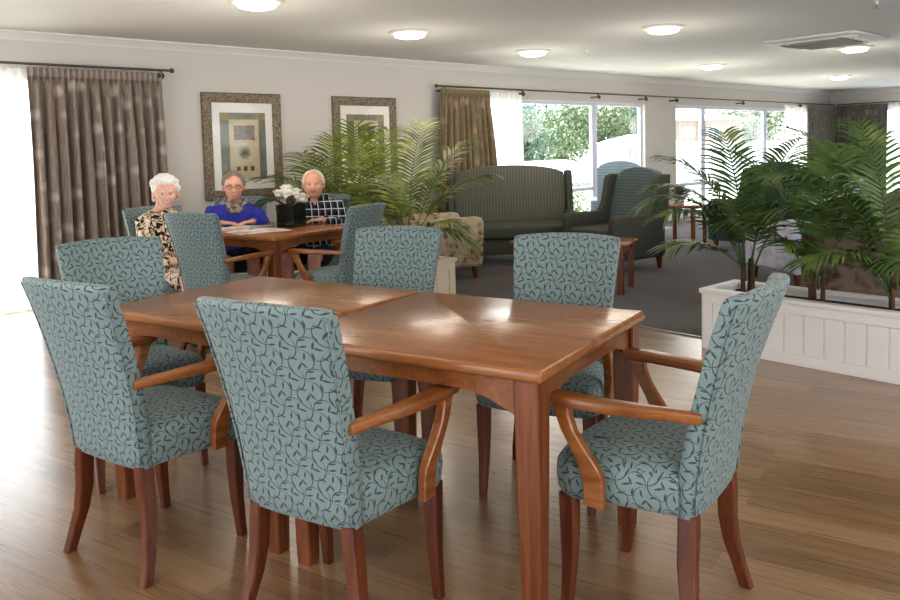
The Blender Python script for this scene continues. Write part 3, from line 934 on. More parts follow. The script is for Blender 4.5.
def palm(label, base, mat, fr, seed, stemh=.22, nst=3, group=None, ll=.27):
    rnd = random.Random(seed)
    t = thing('potted_palm', label, 'palm', base, 0, group)
    for k in range(nst):
        a = TAU*k/nst+rnd.random(); r = .035
        bm = bmesh.new(); h = stemh*rnd.uniform(.8, 1.2)
        tube(bm, [(r*cos(a), r*sin(a), -.05), (r*1.1*cos(a), r*1.1*sin(a), h*.5), (r*1.0*cos(a), r*1.0*sin(a), h)], [.017, .014, .010], 8)
        obj('cane', bm, M['cane'], t, smooth=180)
    for (saz, elev, L, droop) in fr:
        k = rnd.randrange(nst); 
        bm = bmesh.new(); a = radians(saz)+SCR
        b = (.03*cos(a), .03*sin(a), stemh*rnd.uniform(.3, .9))
        frond(bm, b, a, radians(elev), L, radians(droop), rnd, ll=ll, n=int(14+L*13))
        obj('frond', bm, mat, t, smooth=180, recalc=False, uv=False)
    return t
# bearing: 0 = towards screen right along view plane, 90 = away, 180 = left, 270 = towards camera
palm('dark green palm standing in the left end of the white planter', (4.68, 2.42, .33), M['palm_r'],
     [(100, 85, 1.0, 30), (178, 76, .92, 118), (166, 80, .9, 100), (200, 66, .80, 95), (188, 42, .55, 70), (2, 72, .95, 90), (30, 80, 1.0, 60), (275, 74, .62, 70), (140, 80, .95, 75)], 21, group='palms in the white planter')
palm('upright green palm in the middle of the white planter', (4.68, 1.985, .33), M['palm_r'],
     [(265, 84, .78, 28), (172, 72, .75, 100), (6, 70, .8, 110), (150, 80, 1.0, 70), (60, 80, 1.05, 70), (310, 62, .45, 80), (215, 62, .45, 80)], 22, group='palms in the white planter')
palm('tall spreading palm at the right edge of the picture in the white planter', (4.68, 1.56, .33), M['palm_r'],
     [(178, 80, 1.08, 100), (165, 74, .9, 105), (95, 86, 1.05, 40), (200, 64, .7, 110), (2, 76, 1.0, 100), (152, 84, 1.15, 70), (275, 76, .6, 60), (240, 60, .4, 80)], 23, group='palms in the white planter')
palm('yellow-green palm with a long arching frond behind the plaid-shirted man', (4.24, 6.55, .33), M['palm_l'],
     [(176, 74, .98, 92), (80, 86, 1.05, 30), (190, 62, .8, 95), (0, 70, .9, 90), (130, 82, .95, 60), (275, 72, .6, 80)], 31, group='palms in the cream planter', ll=.34)
palm('dense yellow-green palm in the middle of the cream planter', (4.24, 5.95, .33), M['palm_l'],
     [(268, 86, 1.12, 22), (176, 76, .95, 75), (4, 70, .95, 95), (60, 82, 1.25, 45), (225, 58, .6, 90), (320, 60, .6, 90), (140, 74, .85, 85)], 32, group='palms in the cream planter', ll=.34)
palm('yellow-green palm drooping a frond over the front end of the cream planter', (4.24, 5.3, .33), M['palm_l'],
     [(24, 76, 1.22, 52), (4, 64, 1.0, 70), (-18, 44, .62, 112), (180, 74, .85, 100), (75, 84, 1.15, 40), (210, 58, .6, 95), (330, 58, .62, 105), (120, 78, .9, 70)], 33, group='palms in the cream planter', ll=.30)

# ------------------------------------------------------------------ lounge furniture
def lounge_seat(name, label, cat, loc, deg, W, fab, fab2, seats=1, H=1.05, arm=.60, wings=True, D=.80, group=None, legm=None):
    """upholstered seat facing local +y; origin on the floor at its centre"""
    t = thing(name, label, cat, loc, radians(deg-90), group)
    hw = W/2; aw = .11; leg_h = .13
    obj('base', B(-hw+.02, hw-.02, -D/2+.04, D/2-.05, leg_h, .30, bevel=.015), fab2, t)
    iw = hw-aw
    for k in range(seats):
        a = -iw + 2*iw*k/seats; b = a+2*iw/seats
        obj('seat_cushion', B(a+.004, b-.004, -D/2+.14, D/2-.0, .30, .455, bevel=.045, seg=4), fab2, t)
    # back with bowed top edge
    bm = bmesh.new(); rings = []
    for z_, th, yo in ((.28, .17, 0), (.45, .16, -.01), (.65, .15, -.045), (.85, .13, -.09), (.97, .11, -.118), (1.0, .085, -.122), (1.0, .04, -.122)):
        ring = []; N = 14
        f = (z_-.28)/.72
        for side in (0, 1):
            for k in range(N+1):
                u = -1+2*k/N
                if side: u = -u
                bow = .075*(1-abs(u)**2.2)*max(0, (f-.6)/.4)
                zz = .28 + (z_-.28)*(H-.28-.06)/.72 + bow - (0.02*f if abs(u) > .97 else 0)
                y0 = -D/2+.13+yo
                ring.append(Vector((u*(iw+.01), y0 + (th/2 if side else -th/2), zz)))
        rings.append(ring)
    loft(bm, rings); obj('backrest', bm, fab, t, smooth=60)
    for s_ in (-1, 1):
        x0, x1 = (s_*hw, s_*(hw-aw)); x0, x1 = min(x0, x1), max(x0, x1)
        top = arm
        poly = [(-D/2+.06, .14), (D/2-.03, .14), (D/2-.01, top-.06), (D/2-.035, top-.012), (D/2-.08, top), (-D/2+.06, top-.01)]
        bm = bmesh.new(); prism(bm, poly, 'x', x0, x1, bevel=.03, seg=3); obj('armrest', bm, fab2, t, smooth=50)
        if wings:
            poly = [(-D/2+.0, arm-.08), (-D/2+.34, arm-.06), (-D/2+.27, arm+.03), (-D/2+.225, arm+.12), (-D/2+.20, arm+.24), (-D/2+.185, H-.13), (-D/2+.16, H-.075), (-D/2+.10, H-.055), (-D/2-.045, H-.06)]
            bm = bmesh.new(); w = .075
            a, b = (s_*(hw-.012), s_*(hw-.012-w)); prism(bm, poly, 'x', min(a, b), max(a, b), bevel=.022, seg=3); obj('wing', bm, fab2, t, smooth=50)
        for yy, sp in ((D/2-.1, 1), (-D/2+.09, -1)):
            bm = bmesh.new(); x = s_*(hw-.07)
            loft(bm, [rect_ring((x, yy+sp*.012, 0), .035, .035), rect_ring((x, yy, leg_h+.01), .055, .055)]); obj('leg', bm, legm or M['cherry_z'], t, smooth=30)
    return t
lounge_seat('sofa', 'two-seat dark green high-backed sofa under the lounge window', 'sofa', (6.55, 6.25, 0), 228, 1.50, M['sofa'], M['sofa_plain'], seats=1, H=1.09, arm=.58, D=.86)
lounge_seat('wing_armchair', 'dark green wing armchair right of the sofa, facing the coffee table', 'armchair', (6.86, 5.05, 0), 172, .80, M['wing'], M['sofa_plain'], H=1.05, arm=.60, D=.82, group='wing armchairs')
lounge_seat('wing_armchair', 'dark teal wing armchair mostly hidden behind the leftmost palm of the white planter', 'armchair', (9.0, 4.55, 0), 170, .82, M['teal_dark'], M['teal_dark'], H=1.05, arm=.62, D=.82, group='wing armchairs')
lounge_seat('floral_armchair', 'beige floral armchair behind the cream planter, turned towards the coffee table', 'armchair', (5.25, 6.13, 0), -22, .78, M['floral'], M['floral'], H=.90, arm=.63, wings=False, D=.84)
lounge_seat('floral_sofa', 'brown floral sofa behind the palms at the right edge of the picture', 'sofa', (6.05, 1.75, 0), 8, 1.6, M['floral_b'], M['floral_b'], seats=2, H=.93, arm=.66, wings=False, D=.86)
lounge_seat('pale_armchair', 'pale lavender armchair glimpsed between the palms of the white planter', 'armchair', (7.3, 3.2, 0), 60, .8, M['pale'], M['pale'], H=.98, arm=.62, wings=False, D=.82)

lounge_seat('wing_armchair', 'pale blue high-backed armchair turned to the window behind the dark green armchair', 'armchair', (9.0, 6.55, 0), 38, .78, M['pale_blue'], M['pale_blue'], H=1.09, arm=.58, D=.8, wings=False, group='wing armchairs')
# coffee table
ct = thing('coffee_table', 'low cherry coffee table on the carpet before the sofa', 'table', (5.63, 4.60, 0), radians(113))
bm = bmesh.new(); bx(bm, -.54, .54, -.25, .25, .425, .455, bevel=.008); obj('tabletop', bm, M['cherry'], ct)
for a, b, c, d_ in ((-.48, .48, .19, .21), (-.48, .48, -.21, -.19), (-.49, -.47, -.19, .19), (.47, .49, -.19, .19)):
    obj('apron', B(a, b, c, d_, .36, .426), M['cherry_y'], ct, smooth=0)
for sx in (-1, 1):
    for sy in (-1, 1):
        bm = bmesh.new(); loft(bm, [rect_ring((sx*.48, sy*.2, 0), .045, .045, .08), rect_ring((sx*.48, sy*.2, .426), .055, .055, .08)]); obj('leg', bm, M['cherry_z'], ct, smooth=30)
# side table with small plant
stb = thing('side_table', 'small side table with tan legs under the second lounge window', 'table', (8.95, 5.5, 0), radians(10))
bm = bmesh.new(); bx(bm, -.25, .25, -.25, .25, .50, .53, bevel=.008); obj('tabletop', bm, M['cherry'], stb)
for sx in (-1, 1):
    for sy in (-1, 1):
        bm = bmesh.new(); loft(bm, [rect_ring((sx*.2, sy*.2, 0), .04, .04, .08), rect_ring((sx*.2, sy*.2, .5), .05, .05, .08)]); obj('leg', bm, M['armwood'], stb, smooth=30)
pp = thing('potted_plant', 'small bright green plant on the side table under the second lounge window', 'plant', (8.93, 5.55, .53))
bm = bmesh.new(); lathe(bm, [(.05, 0), (.055, .004), (.07, .10), (.075, .115), (.066, .115), (.06, .095), (.002, .09)], 18); obj('pot', bm, M['mount'], pp)
bm = bmesh.new(); rnd = random.Random(5)
for k in range(130):
    a = rnd.uniform(0, TAU); e = rnd.uniform(.1, 1.45); L = rnd.uniform(.08, .2)
    d_ = Vector((cos(a)*cos(e), sin(a)*cos(e), sin(e))); p0 = Vector((0, 0, .09)) + d_*L*.35; s_ = d_.cross(Vector((0, 0, 1))).normalized()*.014
    p1 = p0 + d_*L*.4; p2 = p0+d_*L*.75+Vector((0, 0, -.02))
    v = [bm.verts.new(q) for q in (p0, p1+s_, p2, p1-s_)]; bm.faces.new(v)
obj('foliage', bm, M['tree_a'], pp, smooth=0, recalc=False)

# ------------------------------------------------------------------ things on the back table
TU = Vector((cos(T2R), sin(T2R), 0)); TV = Vector((-sin(T2R), cos(T2R), 0)); TC = Vector((2.951, 5.33, 0))
def on_table(a, b, z=.741): 
    p = TC + TU*a + TV*b; return (p.x, p.y, z)
fb = thing('flower_box', 'square glossy black box of white flowers on the back table', 'vase', on_table(.19, -.02), T2R+.15)
bm = bmesh.new(); q = .082; th = .006; hh = .17
for a, b, c, d_ in ((-q, -q+th, -q, q), (q-th, q, -q, q), (-q+th, q-th, -q, -q+th), (-q+th, q-th, q-th, q)): bx(bm, a, b, c, d_, 0, hh)
bx(bm, -q+th, q-th, -q+th, q-th, 0, .006); obj('box', bm, M['black_box'], fb, smooth=0)
bm = bmesh.new(); bx(bm, -q+th, q-th, -q+th, q-th, .01, hh-.02); obj('floral_foam', bm, M['soil'], fb, smooth=0)
for k in range(9):
    bm = bmesh.new(); ell(bm, (-q-.006, q-.004, .012+k*.019), .007, .007, .007, 8, 6); obj('silver_bead', bm, M['bead'], fb)
fbp = Vector(fb.location)
def flower(name, label, off, m, r, seed):
    rnd = random.Random(seed)
    t = thing(name, label, 'flower', fbp + Vector(off), 0, 'white flowers in the black box')
    bm = bmesh.new()
    for ring, (n, tilt, rad) in enumerate(((6, .55, 1.0), (6, .95, .9), (4, 1.25, .75))):
        for k in range(n):
            a = TAU*k/n + ring*.5 + rnd.uniform(-.1, .1); d_ = Vector((cos(a)*cos(tilt), sin(a)*cos(tilt), sin(tilt))); s_ = Vector((-sin(a), cos(a), 0)); u = s_.cross(d_)
            L = r*rad; pts = [(0, 0, 0), (.45, .42, .10), (.8, .40, .16), (1.0, .0, .10), (.8, -.40, .16), (.45, -.42, .10)]
            vs = [bm.verts.new(d_*(p*L)+s_*(w*L)+u*(-h_*L)) for p, w, h_ in pts]; c = bm.verts.new(d_*.6*L+u*(-.02*L))
            for i in range(6): bm.faces.new((vs[i], vs[(i+1) % 6], c))
    ell(bm, (0, 0, r*.22), r*.5, r*.5, r*.34, 10, 8)
    obj('petals', bm, m, t, smooth=180, recalc=False)
    bm = bmesh.new(); tube(bm, [(0, 0, 0), (0, 0, -(off[2]-hh+.03))], .003, 6); obj('stem', bm, M['darkleaf'], t)
    return t
FL = [(-.05, -.055, .225, .055), (.0, -.075, .215, .052), (.06, -.06, .195, .058), (-.02, .02, .265, .055), (.06, .03, .235, .055), (-.075, .045, .235, .05), (.105, -.03, .185, .052), (.02, .075, .245, .05)]
FLAB = ['white flower at the left front of the black box, beside the pine cone', 'white flower at the front middle of the black box', 'large white flower at the right front of the black box',
        'tallest white flower in the black box', 'white flower at the back right of the black box', 'white flower at the far left of the black box', 'peach-tinted flower at the right edge of the black box', 'white flower at the back of the black box']
for i, (x, y, z, r) in enumerate(FL): flower('white_flower' if i != 6 else 'peach_flower', FLAB[i], (x*.95, y*.95, z), M['petal2'] if i == 6 else M['petal'], r*1.4, 40+i)
pc = thing('pine_cone', 'brown pine cone among the white flowers in the black box', 'pine cone', fbp + Vector((-.045, -.085, .20)))
bm = bmesh.new(); 
for k in range(46):
    f = k/46; a = k*2.4; z = -.03+f*.075; r = .028*sin(pi*(.15+.8*f))+.004
    ell(bm, (r*cos(a), r*sin(a), z), .011, .011, .006, 6, 4)
ell(bm, (0, 0, .005), .022, .022, .042, 8, 6); obj('scales', bm, M['cone'], pc)
bm = bmesh.new(); tube(bm, [(0, 0, -.03), (.01, .02, -.07)], .004, 6); obj('stalk', bm, M['cane'], pc)
for i, (az, lab) in enumerate(((190, 'dark green leaf spray drooping left out of the black flower box'), (225, 'dark green leaf spray at the front left of the black flower box'))):
    ls = thing('leaf_spray', lab, 'leaves', fbp + Vector((-.06, .0, hh)))
    bm = bmesh.new(); frond(bm, (0, 0, 0), radians(az)+SCR, radians(38), .24, radians(95), random.Random(60+i), n=9, lw=.028, ll=.10, vee=.3, start=.25)
    obj('leaves', bm, M['darkleaf'], ls, smooth=180, recalc=False, uv=False)
def magazine(label, a, b, rot):
    t = thing('magazine', label, 'magazine', on_table(a, b, .7405), T2R+rot, 'magazines on the back table')
    for s_ in (-1, 1):
        bm = bmesh.new(); rings = []
        for k in range(7):
            u = k/6; z = .004 + .010*sin(pi*min(1, u*1.15))*(1-u*.6); rings.append([Vector((s_*u*.2, -.14, z)), Vector((s_*u*.2, .14, z)), Vector((s_*u*.2, .14, 0.0005)), Vector((s_*u*.2, -.14, 0.0005))])
        loft(bm, rings); obj('page_spread', bm, M['page'], t, smooth=40)
magazine('open magazine lying in front of the woman in the blue sweater', -.05, .27, .2)
magazine('open magazine nearer the pale lit chair on the back table', -.2, -.06, -.35)

# cream carton on the floor
cb = thing('carton', 'cream open carton on the floor beneath the back table', 'box', (3.62, 6.3, 0), radians(30))
bm = bmesh.new()
loft(bm, [rect_ring((0, 0, .004), .20, .16, .05), rect_ring((0, 0, .22), .27, .22, .05), rect_ring((0, 0, .22), .255, .205, .05), rect_ring((0, 0, .02), .19, .15, .05)])
obj('box', bm, M['cardboard'], cb, smooth=20)
for s_ in (-1, 1):
    bm = bmesh.new(); vs = [(-.125, s_*.11, .218), (.125, s_*.11, .218), (.11, s_*.19, .25), (-.11, s_*.19, .25)]
    vv = [bm.verts.new(p) for p in vs]; bm.faces.new(vv); obj('flap', bm, M['cardboard'], cb, smooth=0)

# ------------------------------------------------------------------ people
def head_mesh(bm, c, yaw, pitch, s=1.0, jaw=1.0):
    """adds a head (skull, jaw, nose, ears, brow) facing yaw (0 = local +y)"""
    R = Matrix.Rotation(yaw, 3, 'Z') @ Matrix.Rotation(pitch, 3, 'X'); c = Vector(c)
    def E(p, rx, ry, rz, u=16, v=12): ell(bm, c + R @ (Vector(p)*s), rx*s, ry*s, rz*s, u, v, rot=R)
    E((0, -.008, .022), .080, .092, .085, 20, 16)          # skull
    E((0, .022, -.030), .066*jaw, .064, .072)              # face
    E((0, .038, -.078), .042*jaw, .038, .026)              # chin
    for q in (-1, 1):
        E((q*.037, .050, -.022), .027, .026, .024)         # cheeks
        E((q*.081, -.008, -.012), .010, .020, .032)        # ears
        E((q*.026, .068, .022), .022, .013, .009)          # brow
    E((0, .083, -.010), .011, .014, .022); E((0, .090, -.028), .015, .014, .011)   # nose
    E((0, .068, -.052), .026, .014, .013)                  # mouth area
    return R, c
def hand(bm, wrist, d, up, s=1.0, curl=.5, side=1):
    """palm with five fingers; d = pointing direction, up = back of the hand, side = +1 thumb on d x up"""
    d = Vector(d).normalized(); up = Vector(up); up = (up - d*up.dot(d)).normalized(); sd = d.cross(up)*side; w = Vector(wrist)
    tube(bm, [w-d*.012*s, w+d*.03*s, w+d*.07*s, w+d*.085*s], [(.024*s, .016*s), (.034*s, .015*s), (.038*s, .013*s), (.034*s, .010*s)], 10)
    F = frames([w, w+d])
    for k, (o, L) in enumerate(((.028, .068), (.0095, .078), (-.0095, .072), (-.028, .056))):
        p = w + d*.078*s + sd*o*s; dd = d.copy(); pts = [p-dd*.02*s]
        for j in range(4):
            pts.append(p.copy()); dd = (dd - up*curl*.34).normalized(); p = p + dd*(L/3)*s
        tube(bm, pts, [.0098*s, .0095*s, .009*s, .0082*s, .0068*s], 8)
    p = w + d*.03*s + sd*.03*s; dd = (d*.75+sd*.75-up*.1).normalized(); pts = [p-dd*.02*s]
    for j in range(3):
        pts.append(p.copy()); dd = (dd + d*.2).normalized(); p = p+dd*.026*s
    tube(bm, pts, [.013*s, .012*s, .011*s, .008*s], 8)

def person(label, loc, deg, P):
    """seated figure facing local +y; the body is one fused skin, clothing and hair are its children"""
    t = thing('person', label, 'person', loc, radians(deg-90))
    S = P.get('s', 1.0)
    hz = P['hip']; sh = P['sh']; hd = Vector(P['head']); wsh = P['wsh']
    yaw, pit = P['yaw'], P.get('pitch', 0)
    body = bmesh.new()
    torso = [((0, -.01, hz-.07), (.15, .11)), ((0, -.015, hz), (.165, .125)), ((0, -.03, hz+.12), (.145, .115)), ((0, -.03, hz+.24), (.15, .115)), ((0, -.03, sh-.06), (wsh*.86, .10)), ((0, -.035, sh), (wsh*.72, .075)), ((0, -.03, sh+.035), (.065, .055))]
    torso = [((x+P.get('leanx', 0)*max(0, z-hz), y+P.get('lean', 0)*max(0, z-hz), z), (a*P.get('girth', 1), b*P.get('girth', 1))) for (x, y, z), (a, b) in torso]
    # frames() gives side = up x d; keep explicit rings instead
    def torso_rings(tr, grow=0, z0=None):
        return [[Vector((c[0]+(a+grow)*cos(TAU*k/20), c[1]+(b+grow)*sin(TAU*k/20), c[2])) for k in range(20)] for c, (a, b) in tr]
    loft(body, torso_rings(torso))
    neck0 = Vector(torso[-1][0]); nk = [neck0 - Vector((0, 0, .05)), neck0 + (hd-neck0)*.3 + Vector((0, -.008, 0)), hd + Vector((0, -.015, -.03))]
    tube(body, nk, [.056, .046, .048], 12)
    head_mesh(body, hd, yaw, pit, P.get('hs', 1.0), P.get('jaw', 1))
    arms = P['arms']; 
    for sd, (elb, wri, hd_d, hup) in zip((-1, 1), arms):
        s0 = Vector(torso[-2][0]) + Vector((sd*wsh*.82, 0, -.03)); e = Vector(elb); w = Vector(wri)
        tube(body, [s0, s0.lerp(e, .5), e, e.lerp(w, .35), w], [.046, .042, .036, .036, .024], 12)
        hand(body, w, hd_d, hup, .95, .45, side=sd)
    for sd, (kn, an) in zip((-1, 1), P['legs']):
        h0 = Vector((sd*.085, 0, hz-.01)); kn = Vector(kn); an = Vector(an)
        tube(body, [h0, h0.lerp(kn, .5), kn, kn.lerp(an, .3), kn.lerp(an, .7), an], [.078, .07, .054, .052, .038, .033], 14)
        f = Vector((an.x, an.y+.06, .03)); tube(body, [an+Vector((0, -.03, -.02)), an+Vector((0, .02, -.03)), f, f+Vector((0, .075, -.008))], [(.03, .03), (.035, .032), (.038, .024), (.028, .014)], 10)
    bo = obj('body', remesh(body, .0075, 3), P['skin'], t, smooth=180)
    # face details
    R = Matrix.Rotation(yaw, 3, 'Z') @ Matrix.Rotation(pit, 3, 'X'); k = P.get('hs', 1.0)
    H = lambda p: hd + R @ (Vector(p)*k)
    for q in (-1, 1):
        bm = bmesh.new(); ell(bm, H((q*.027, .070, .004)), .0095*k, .007*k, .0052*k, 10, 8, rot=R); e_ = obj('eye', bm, M['eyewhite'], t)
        bm = bmesh.new(); ell(bm, H((q*.027, .0762, .004)), .0055*k, .003*k, .0052*k, 10, 8, rot=R); obj('iris', bm, M['eye'], e_)
        bm = bmesh.new(); tube(bm, [H((q*.012, .083, .022)), H((q*.026, .083, .027)), H((q*.042, .072, .021))], [.0016, .0024, .0012], 6); obj('eyebrow', bm, P['hair'], t)
    bm = bmesh.new()
    tube(bm, [H((-.034, .068, -.042)), H((-.017, .081, -.052)), H((0, .085, -.055)), H((.017, .081, -.052)), H((.034, .068, -.042))], [.002, .0055, .0065, .0055, .002], 8); mo = obj('mouth', bm, M['lip'], t)
    if P.get('smile'):
        bm = bmesh.new(); tube(bm, [H((-.025, .079, -.047)), H((-.012, .0865, -.051)), H((0, .0895, -.053)), H((.012, .0865, -.051)), H((.025, .079, -.047))], [.001, .003, .0036, .003, .001], 8); obj('teeth', bm, M['teeth'], mo)
    # hair
    bm = bmesh.new(); rnd = random.Random(P['seed'])
    if P['style'] == 'full':
        ell(bm, H((0, -.022, .04)), .093*k, .088*k, .078*k, 16, 12, rot=R); ell(bm, H((0, -.045, -.005)), .078*k, .062*k, .075*k, 14, 10, rot=R)
        for i in range(70):
            a = rnd.uniform(0, TAU); e = rnd.uniform(-.5, 1.5); d_ = Vector((cos(a)*cos(e), sin(a)*cos(e), sin(e)))
            if d_.y > .42 and d_.z < .40: continue
            p = Vector((d_.x*.082, -.02+d_.y*.086, .038+d_.z*.074)); r_ = rnd.uniform(.013, .024)*P.get('curl', 1); ell(bm, H(p), r_*k, r_*k, r_*k, 8, 6)
        for q in (-1, 1):
            for i in range(6): ell(bm, H((q*.074, .012-.01*i, .05-.018*i)), .016*k, .018*k, .02*k, 8, 6)
        bm = remesh(bm, .006, 1)
    else:
        ell(bm, H((0, -.026, .036)), .086*k, .091*k, .078*k, 18, 14, rot=R)
        for q in (-1, 1):
            for i in range(8): ell(bm, H((q*.078, .014-.013*i, .024-.003*i)), .012*k, .016*k, .024*k, 8, 6)
        for i in range(14): ell(bm, H((rnd.uniform(-.055, .055), -.085+rnd.uniform(0, .02), rnd.uniform(-.03, .05))), .02*k, .014*k, .02*k, 8, 6)
        bm = remesh(bm, .006, 2)
    obj('hair', bm, P['hair'], t, smooth=180)
    # clothing: top with sleeves
    bm = bmesh.new()
    tr = [r for r in torso if r[0][2] >= hz-.001][:-1]
    last = torso[-1]
    g = .016
    loft(bm, torso_rings([((torso[0][0][0], torso[0][0][1], hz-.05), torso[0][1])] + tr + [((last[0][0], last[0][1], last[0][2]-.012), (.072, .06))], g))
    for sd, (elb, wri, hd_d, hup) in zip((-1, 1), arms):
        s0 = Vector(torso[-2][0]) + Vector((sd*wsh*.78, 0, -.028)); e = Vector(elb); w = Vector(wri); cut = P.get('sleeve', .86)
        seq = [(s0, .062), (s0.lerp(e, .5), .057), (e, .052)]
        if cut > 0: seq += [(e.lerp(w, cut*.5), .048), (e.lerp(w, cut), .038)]
        else: seq = [(s0, .062), (s0.lerp(e, .45), .06), (s0.lerp(e, .85), .058)]
        tube(bm, [a for a, _ in seq], [b for _, b in seq], 14)
    obj(P['topname'], remesh(bm, .008, 2), P['top'], t, smooth=180)
    # lower clothing
    if P.get('lower'):
        bm = bmesh.new(); nm, mt, upto = P['lower']
        loft(bm, torso_rings([((0, -.01, hz-.085), (.15, .12)), ((0, -.01, hz), (.165, .125)), ((0, -.02, hz+.06), (.155, .12))], .012))
        for sd, (kn, an) in zip((-1, 1), P['legs']):
            h0 = Vector((sd*.085, 0, hz-.01)); kn = Vector(kn); an = Vector(an)
            pts = [h0, h0.lerp(kn, .5), h0.lerp(kn, min(1, upto))]; rd = [.092, .085, .078]
            if upto > 1: pts += [kn.lerp(an, upto-1)]; rd = [.092, .085, .07, .066]
            tube(bm, pts, rd, 14)
            if nm == 'skirt': tube(bm, [Vector((0, 0, hz-.02)), h0.lerp(kn, .5)*Vector((.0, 1, 1)) if False else Vector((0, kn.y*.5, (hz+kn.z)/2-.01)), Vector((0, kn.y*.98, kn.z-.01))], [.09, .085, .075], 14)
        obj(nm, remesh(bm, .009, 2), mt, t, smooth=180)
    for sd, (kn, an) in zip((-1, 1), P['legs']):
        an = Vector(an); bm = bmesh.new(); f = Vector((an.x, an.y+.06, .03))
        tube(bm, [an+Vector((0, -.045, -.045)), an+Vector((0, .02, -.035)), f, f+Vector((0, .09, -.008))], [(.034, .03), (.042, .034), (.044, .028), (.03, .018)], 12); obj('shoe', remesh(bm, .006, 1), P.get('shoe', M['shoe']), t, smooth=180)
    if P.get('scarf'):
        bm = bmesh.new(); pts = []; rd = []
        for i in range(19):
            a = TAU*i/18; pts.append(neck0 + Vector((.088*sin(a), .066*cos(a)+.005, -.025+.012*sin(3*a)-.012*cos(a)))); rd.append((.03, .034))
        tube(bm, pts, rd, 10)
        tube(bm, [neck0+Vector((.0, .07, -.03)), neck0+Vector((.0, .115, -.06)), neck0+Vector((.0, .12, -.095))], [(.06, .022), (.07, .022), (.04, .012)], 10)
        obj('scarf', remesh(bm, .008, 1), M['scarf'], t, smooth=180)
    if P.get('glasses'):
        bm = bmesh.new()
        for q in (-1, 1):
            pts = [H((q*.031+.021*cos(TAU*i/16), .088-.004*abs(cos(TAU*i/16)), .004+.016*sin(TAU*i/16))) for i in range(17)]; tube(bm, pts, .0022, 6)
            tube(bm, [H((q*.052, .084, .008)), H((q*.074, .03, .010)), H((q*.080, -.01, .004))], .0013, 6)
        tube(bm, [H((-.010, .088, .008)), H((0, .092, .011)), H((.010, .088, .008))], .0013, 6)
        obj('glasses', bm, M['spec'], t)
    if P.get('collar'):
        for q in (-1, 1):
            bm = bmesh.new(); n0 = neck0
            vs = [n0+Vector(p) for p in ((q*.075, -.03, .025), (q*.06, .045, .012), (q*.03, .095, -.03), (q*.085, .085, -.055), (q*.11, .01, -.01))]
            vv = [bm.verts.new(p) for p in vs]; bm.faces.new(vv); r_ = bmesh.ops.extrude_face_region(bm, geom=bm.faces[:])
            bmesh.ops.translate(bm, verts=[v for v in r_['geom'] if isinstance(v, bmesh.types.BMVert)], vec=(0, .006, .008)); obj('collar', bm, P['top'], t, smooth=30)
        bm = bmesh.new(); vs = [neck0+Vector(p) for p in ((-.032, .078, -.008), (.032, .078, -.008), (.022, .107, -.06), (0, .114, -.115), (-.022, .107, -.06))]
        vv = [bm.verts.new(p) for p in vs]; bm.faces.new(vv); obj('open_neck', bm, P['skin'], t, smooth=0)
    return t

def yaw_to(loc, deg, off=0):
    """local yaw that makes a head at loc look towards the camera"""
    a = math.atan2(-loc[1], -loc[0]); return a - radians(deg) + radians(off)

w1 = (2.20, 5.50, 0); w1d = -76
person('person with curly white hair in black and cream patterned dress, left of the back table', w1, w1d, dict(
    hip=.47, sh=.905, head=(0.0, .02, 1.045), wsh=.185, yaw=yaw_to(w1, w1d, 4), pitch=radians(-4), hs=1.03, skin=M['skin'], hair=M['hair_w'], style='full', curl=1.25, seed=3, smile=True, jaw=.93,
    arms=[((-.215, .08, .60), (-.07, .25, .585), (.6, .5, -.1), (0, .2, 1)), ((.215, .08, .60), (.07, .25, .585), (-.6, .5, -.1), (0, .2, 1))],
    legs=[((-.085, .34, .46), (-.09, .36, .09)), ((.085, .34, .46), (.09, .36, .09))],
    topname='blouse', top=M['leopard'], sleeve=.7, lower=('skirt', M['leopard'], .92), shoe=M['shoe']))
w2 = (2.985, 6.01, 0); w2d = 248
person('person with glasses, royal blue sweater and patterned scarf at the back table', w2, w2d, dict(
    hip=.47, sh=.89, head=(0.0, .04, 1.045), wsh=.205, yaw=yaw_to(w2, w2d), pitch=radians(-3), hs=1.03, skin=M['skin2'], hair=M['hair_g'], style='full', curl=.8, seed=4, smile=True, girth=1.04,
    arms=[((-.245, .06, .70), (-.11, .30, .775), (.8, .6, -.03), (0, 0, 1)), ((.245, .06, .70), (.11, .30, .775), (-.8, .6, -.03), (0, 0, 1))],
    legs=[((-.10, .38, .47), (-.1, .40, .09)), ((.10, .38, .47), (.1, .40, .09))],
    topname='sweater', top=M['blue'], sleeve=.92, lower=('skirt', M['navy'], .9), scarf=True, glasses=True))
mn = (3.53, 5.62, 0); mnd = 218
person('person with thin white hair in black plaid shirt, seated right of the flowers', mn, mnd, dict(
    hip=.47, sh=.905, head=(0.0, .05, 1.05), wsh=.215, yaw=yaw_to(mn, mnd, -4), pitch=radians(-2), hs=1.05, jaw=1.08, skin=M['skin2'], hair=M['hair_t'], style='thin', seed=6, girth=1.08,
    arms=[((-.27, .06, .70), (-.14, .28, .775), (.75, .65, -.03), (0, 0, 1)), ((.27, .06, .70), (.12, .29, .775), (-.75, .65, -.03), (0, 0, 1))],
    legs=[((-.11, .40, .48), (-.12, .40, .09)), ((.11, .40, .48), (.12, .40, .09))],
    topname='shirt', top=M['plaid'], sleeve=.9, lower=('shorts', M['navy'], .85), collar=True))
chair(2.22, 5.47, -86, 'dining chair the woman in patterned dress is sitting on')
chair(3.08, 6.05, 246, 'dining chair the woman in the blue sweater is sitting on')
chair(3.56, 5.68, 216, 'dining chair the man in the plaid shirt is sitting on')

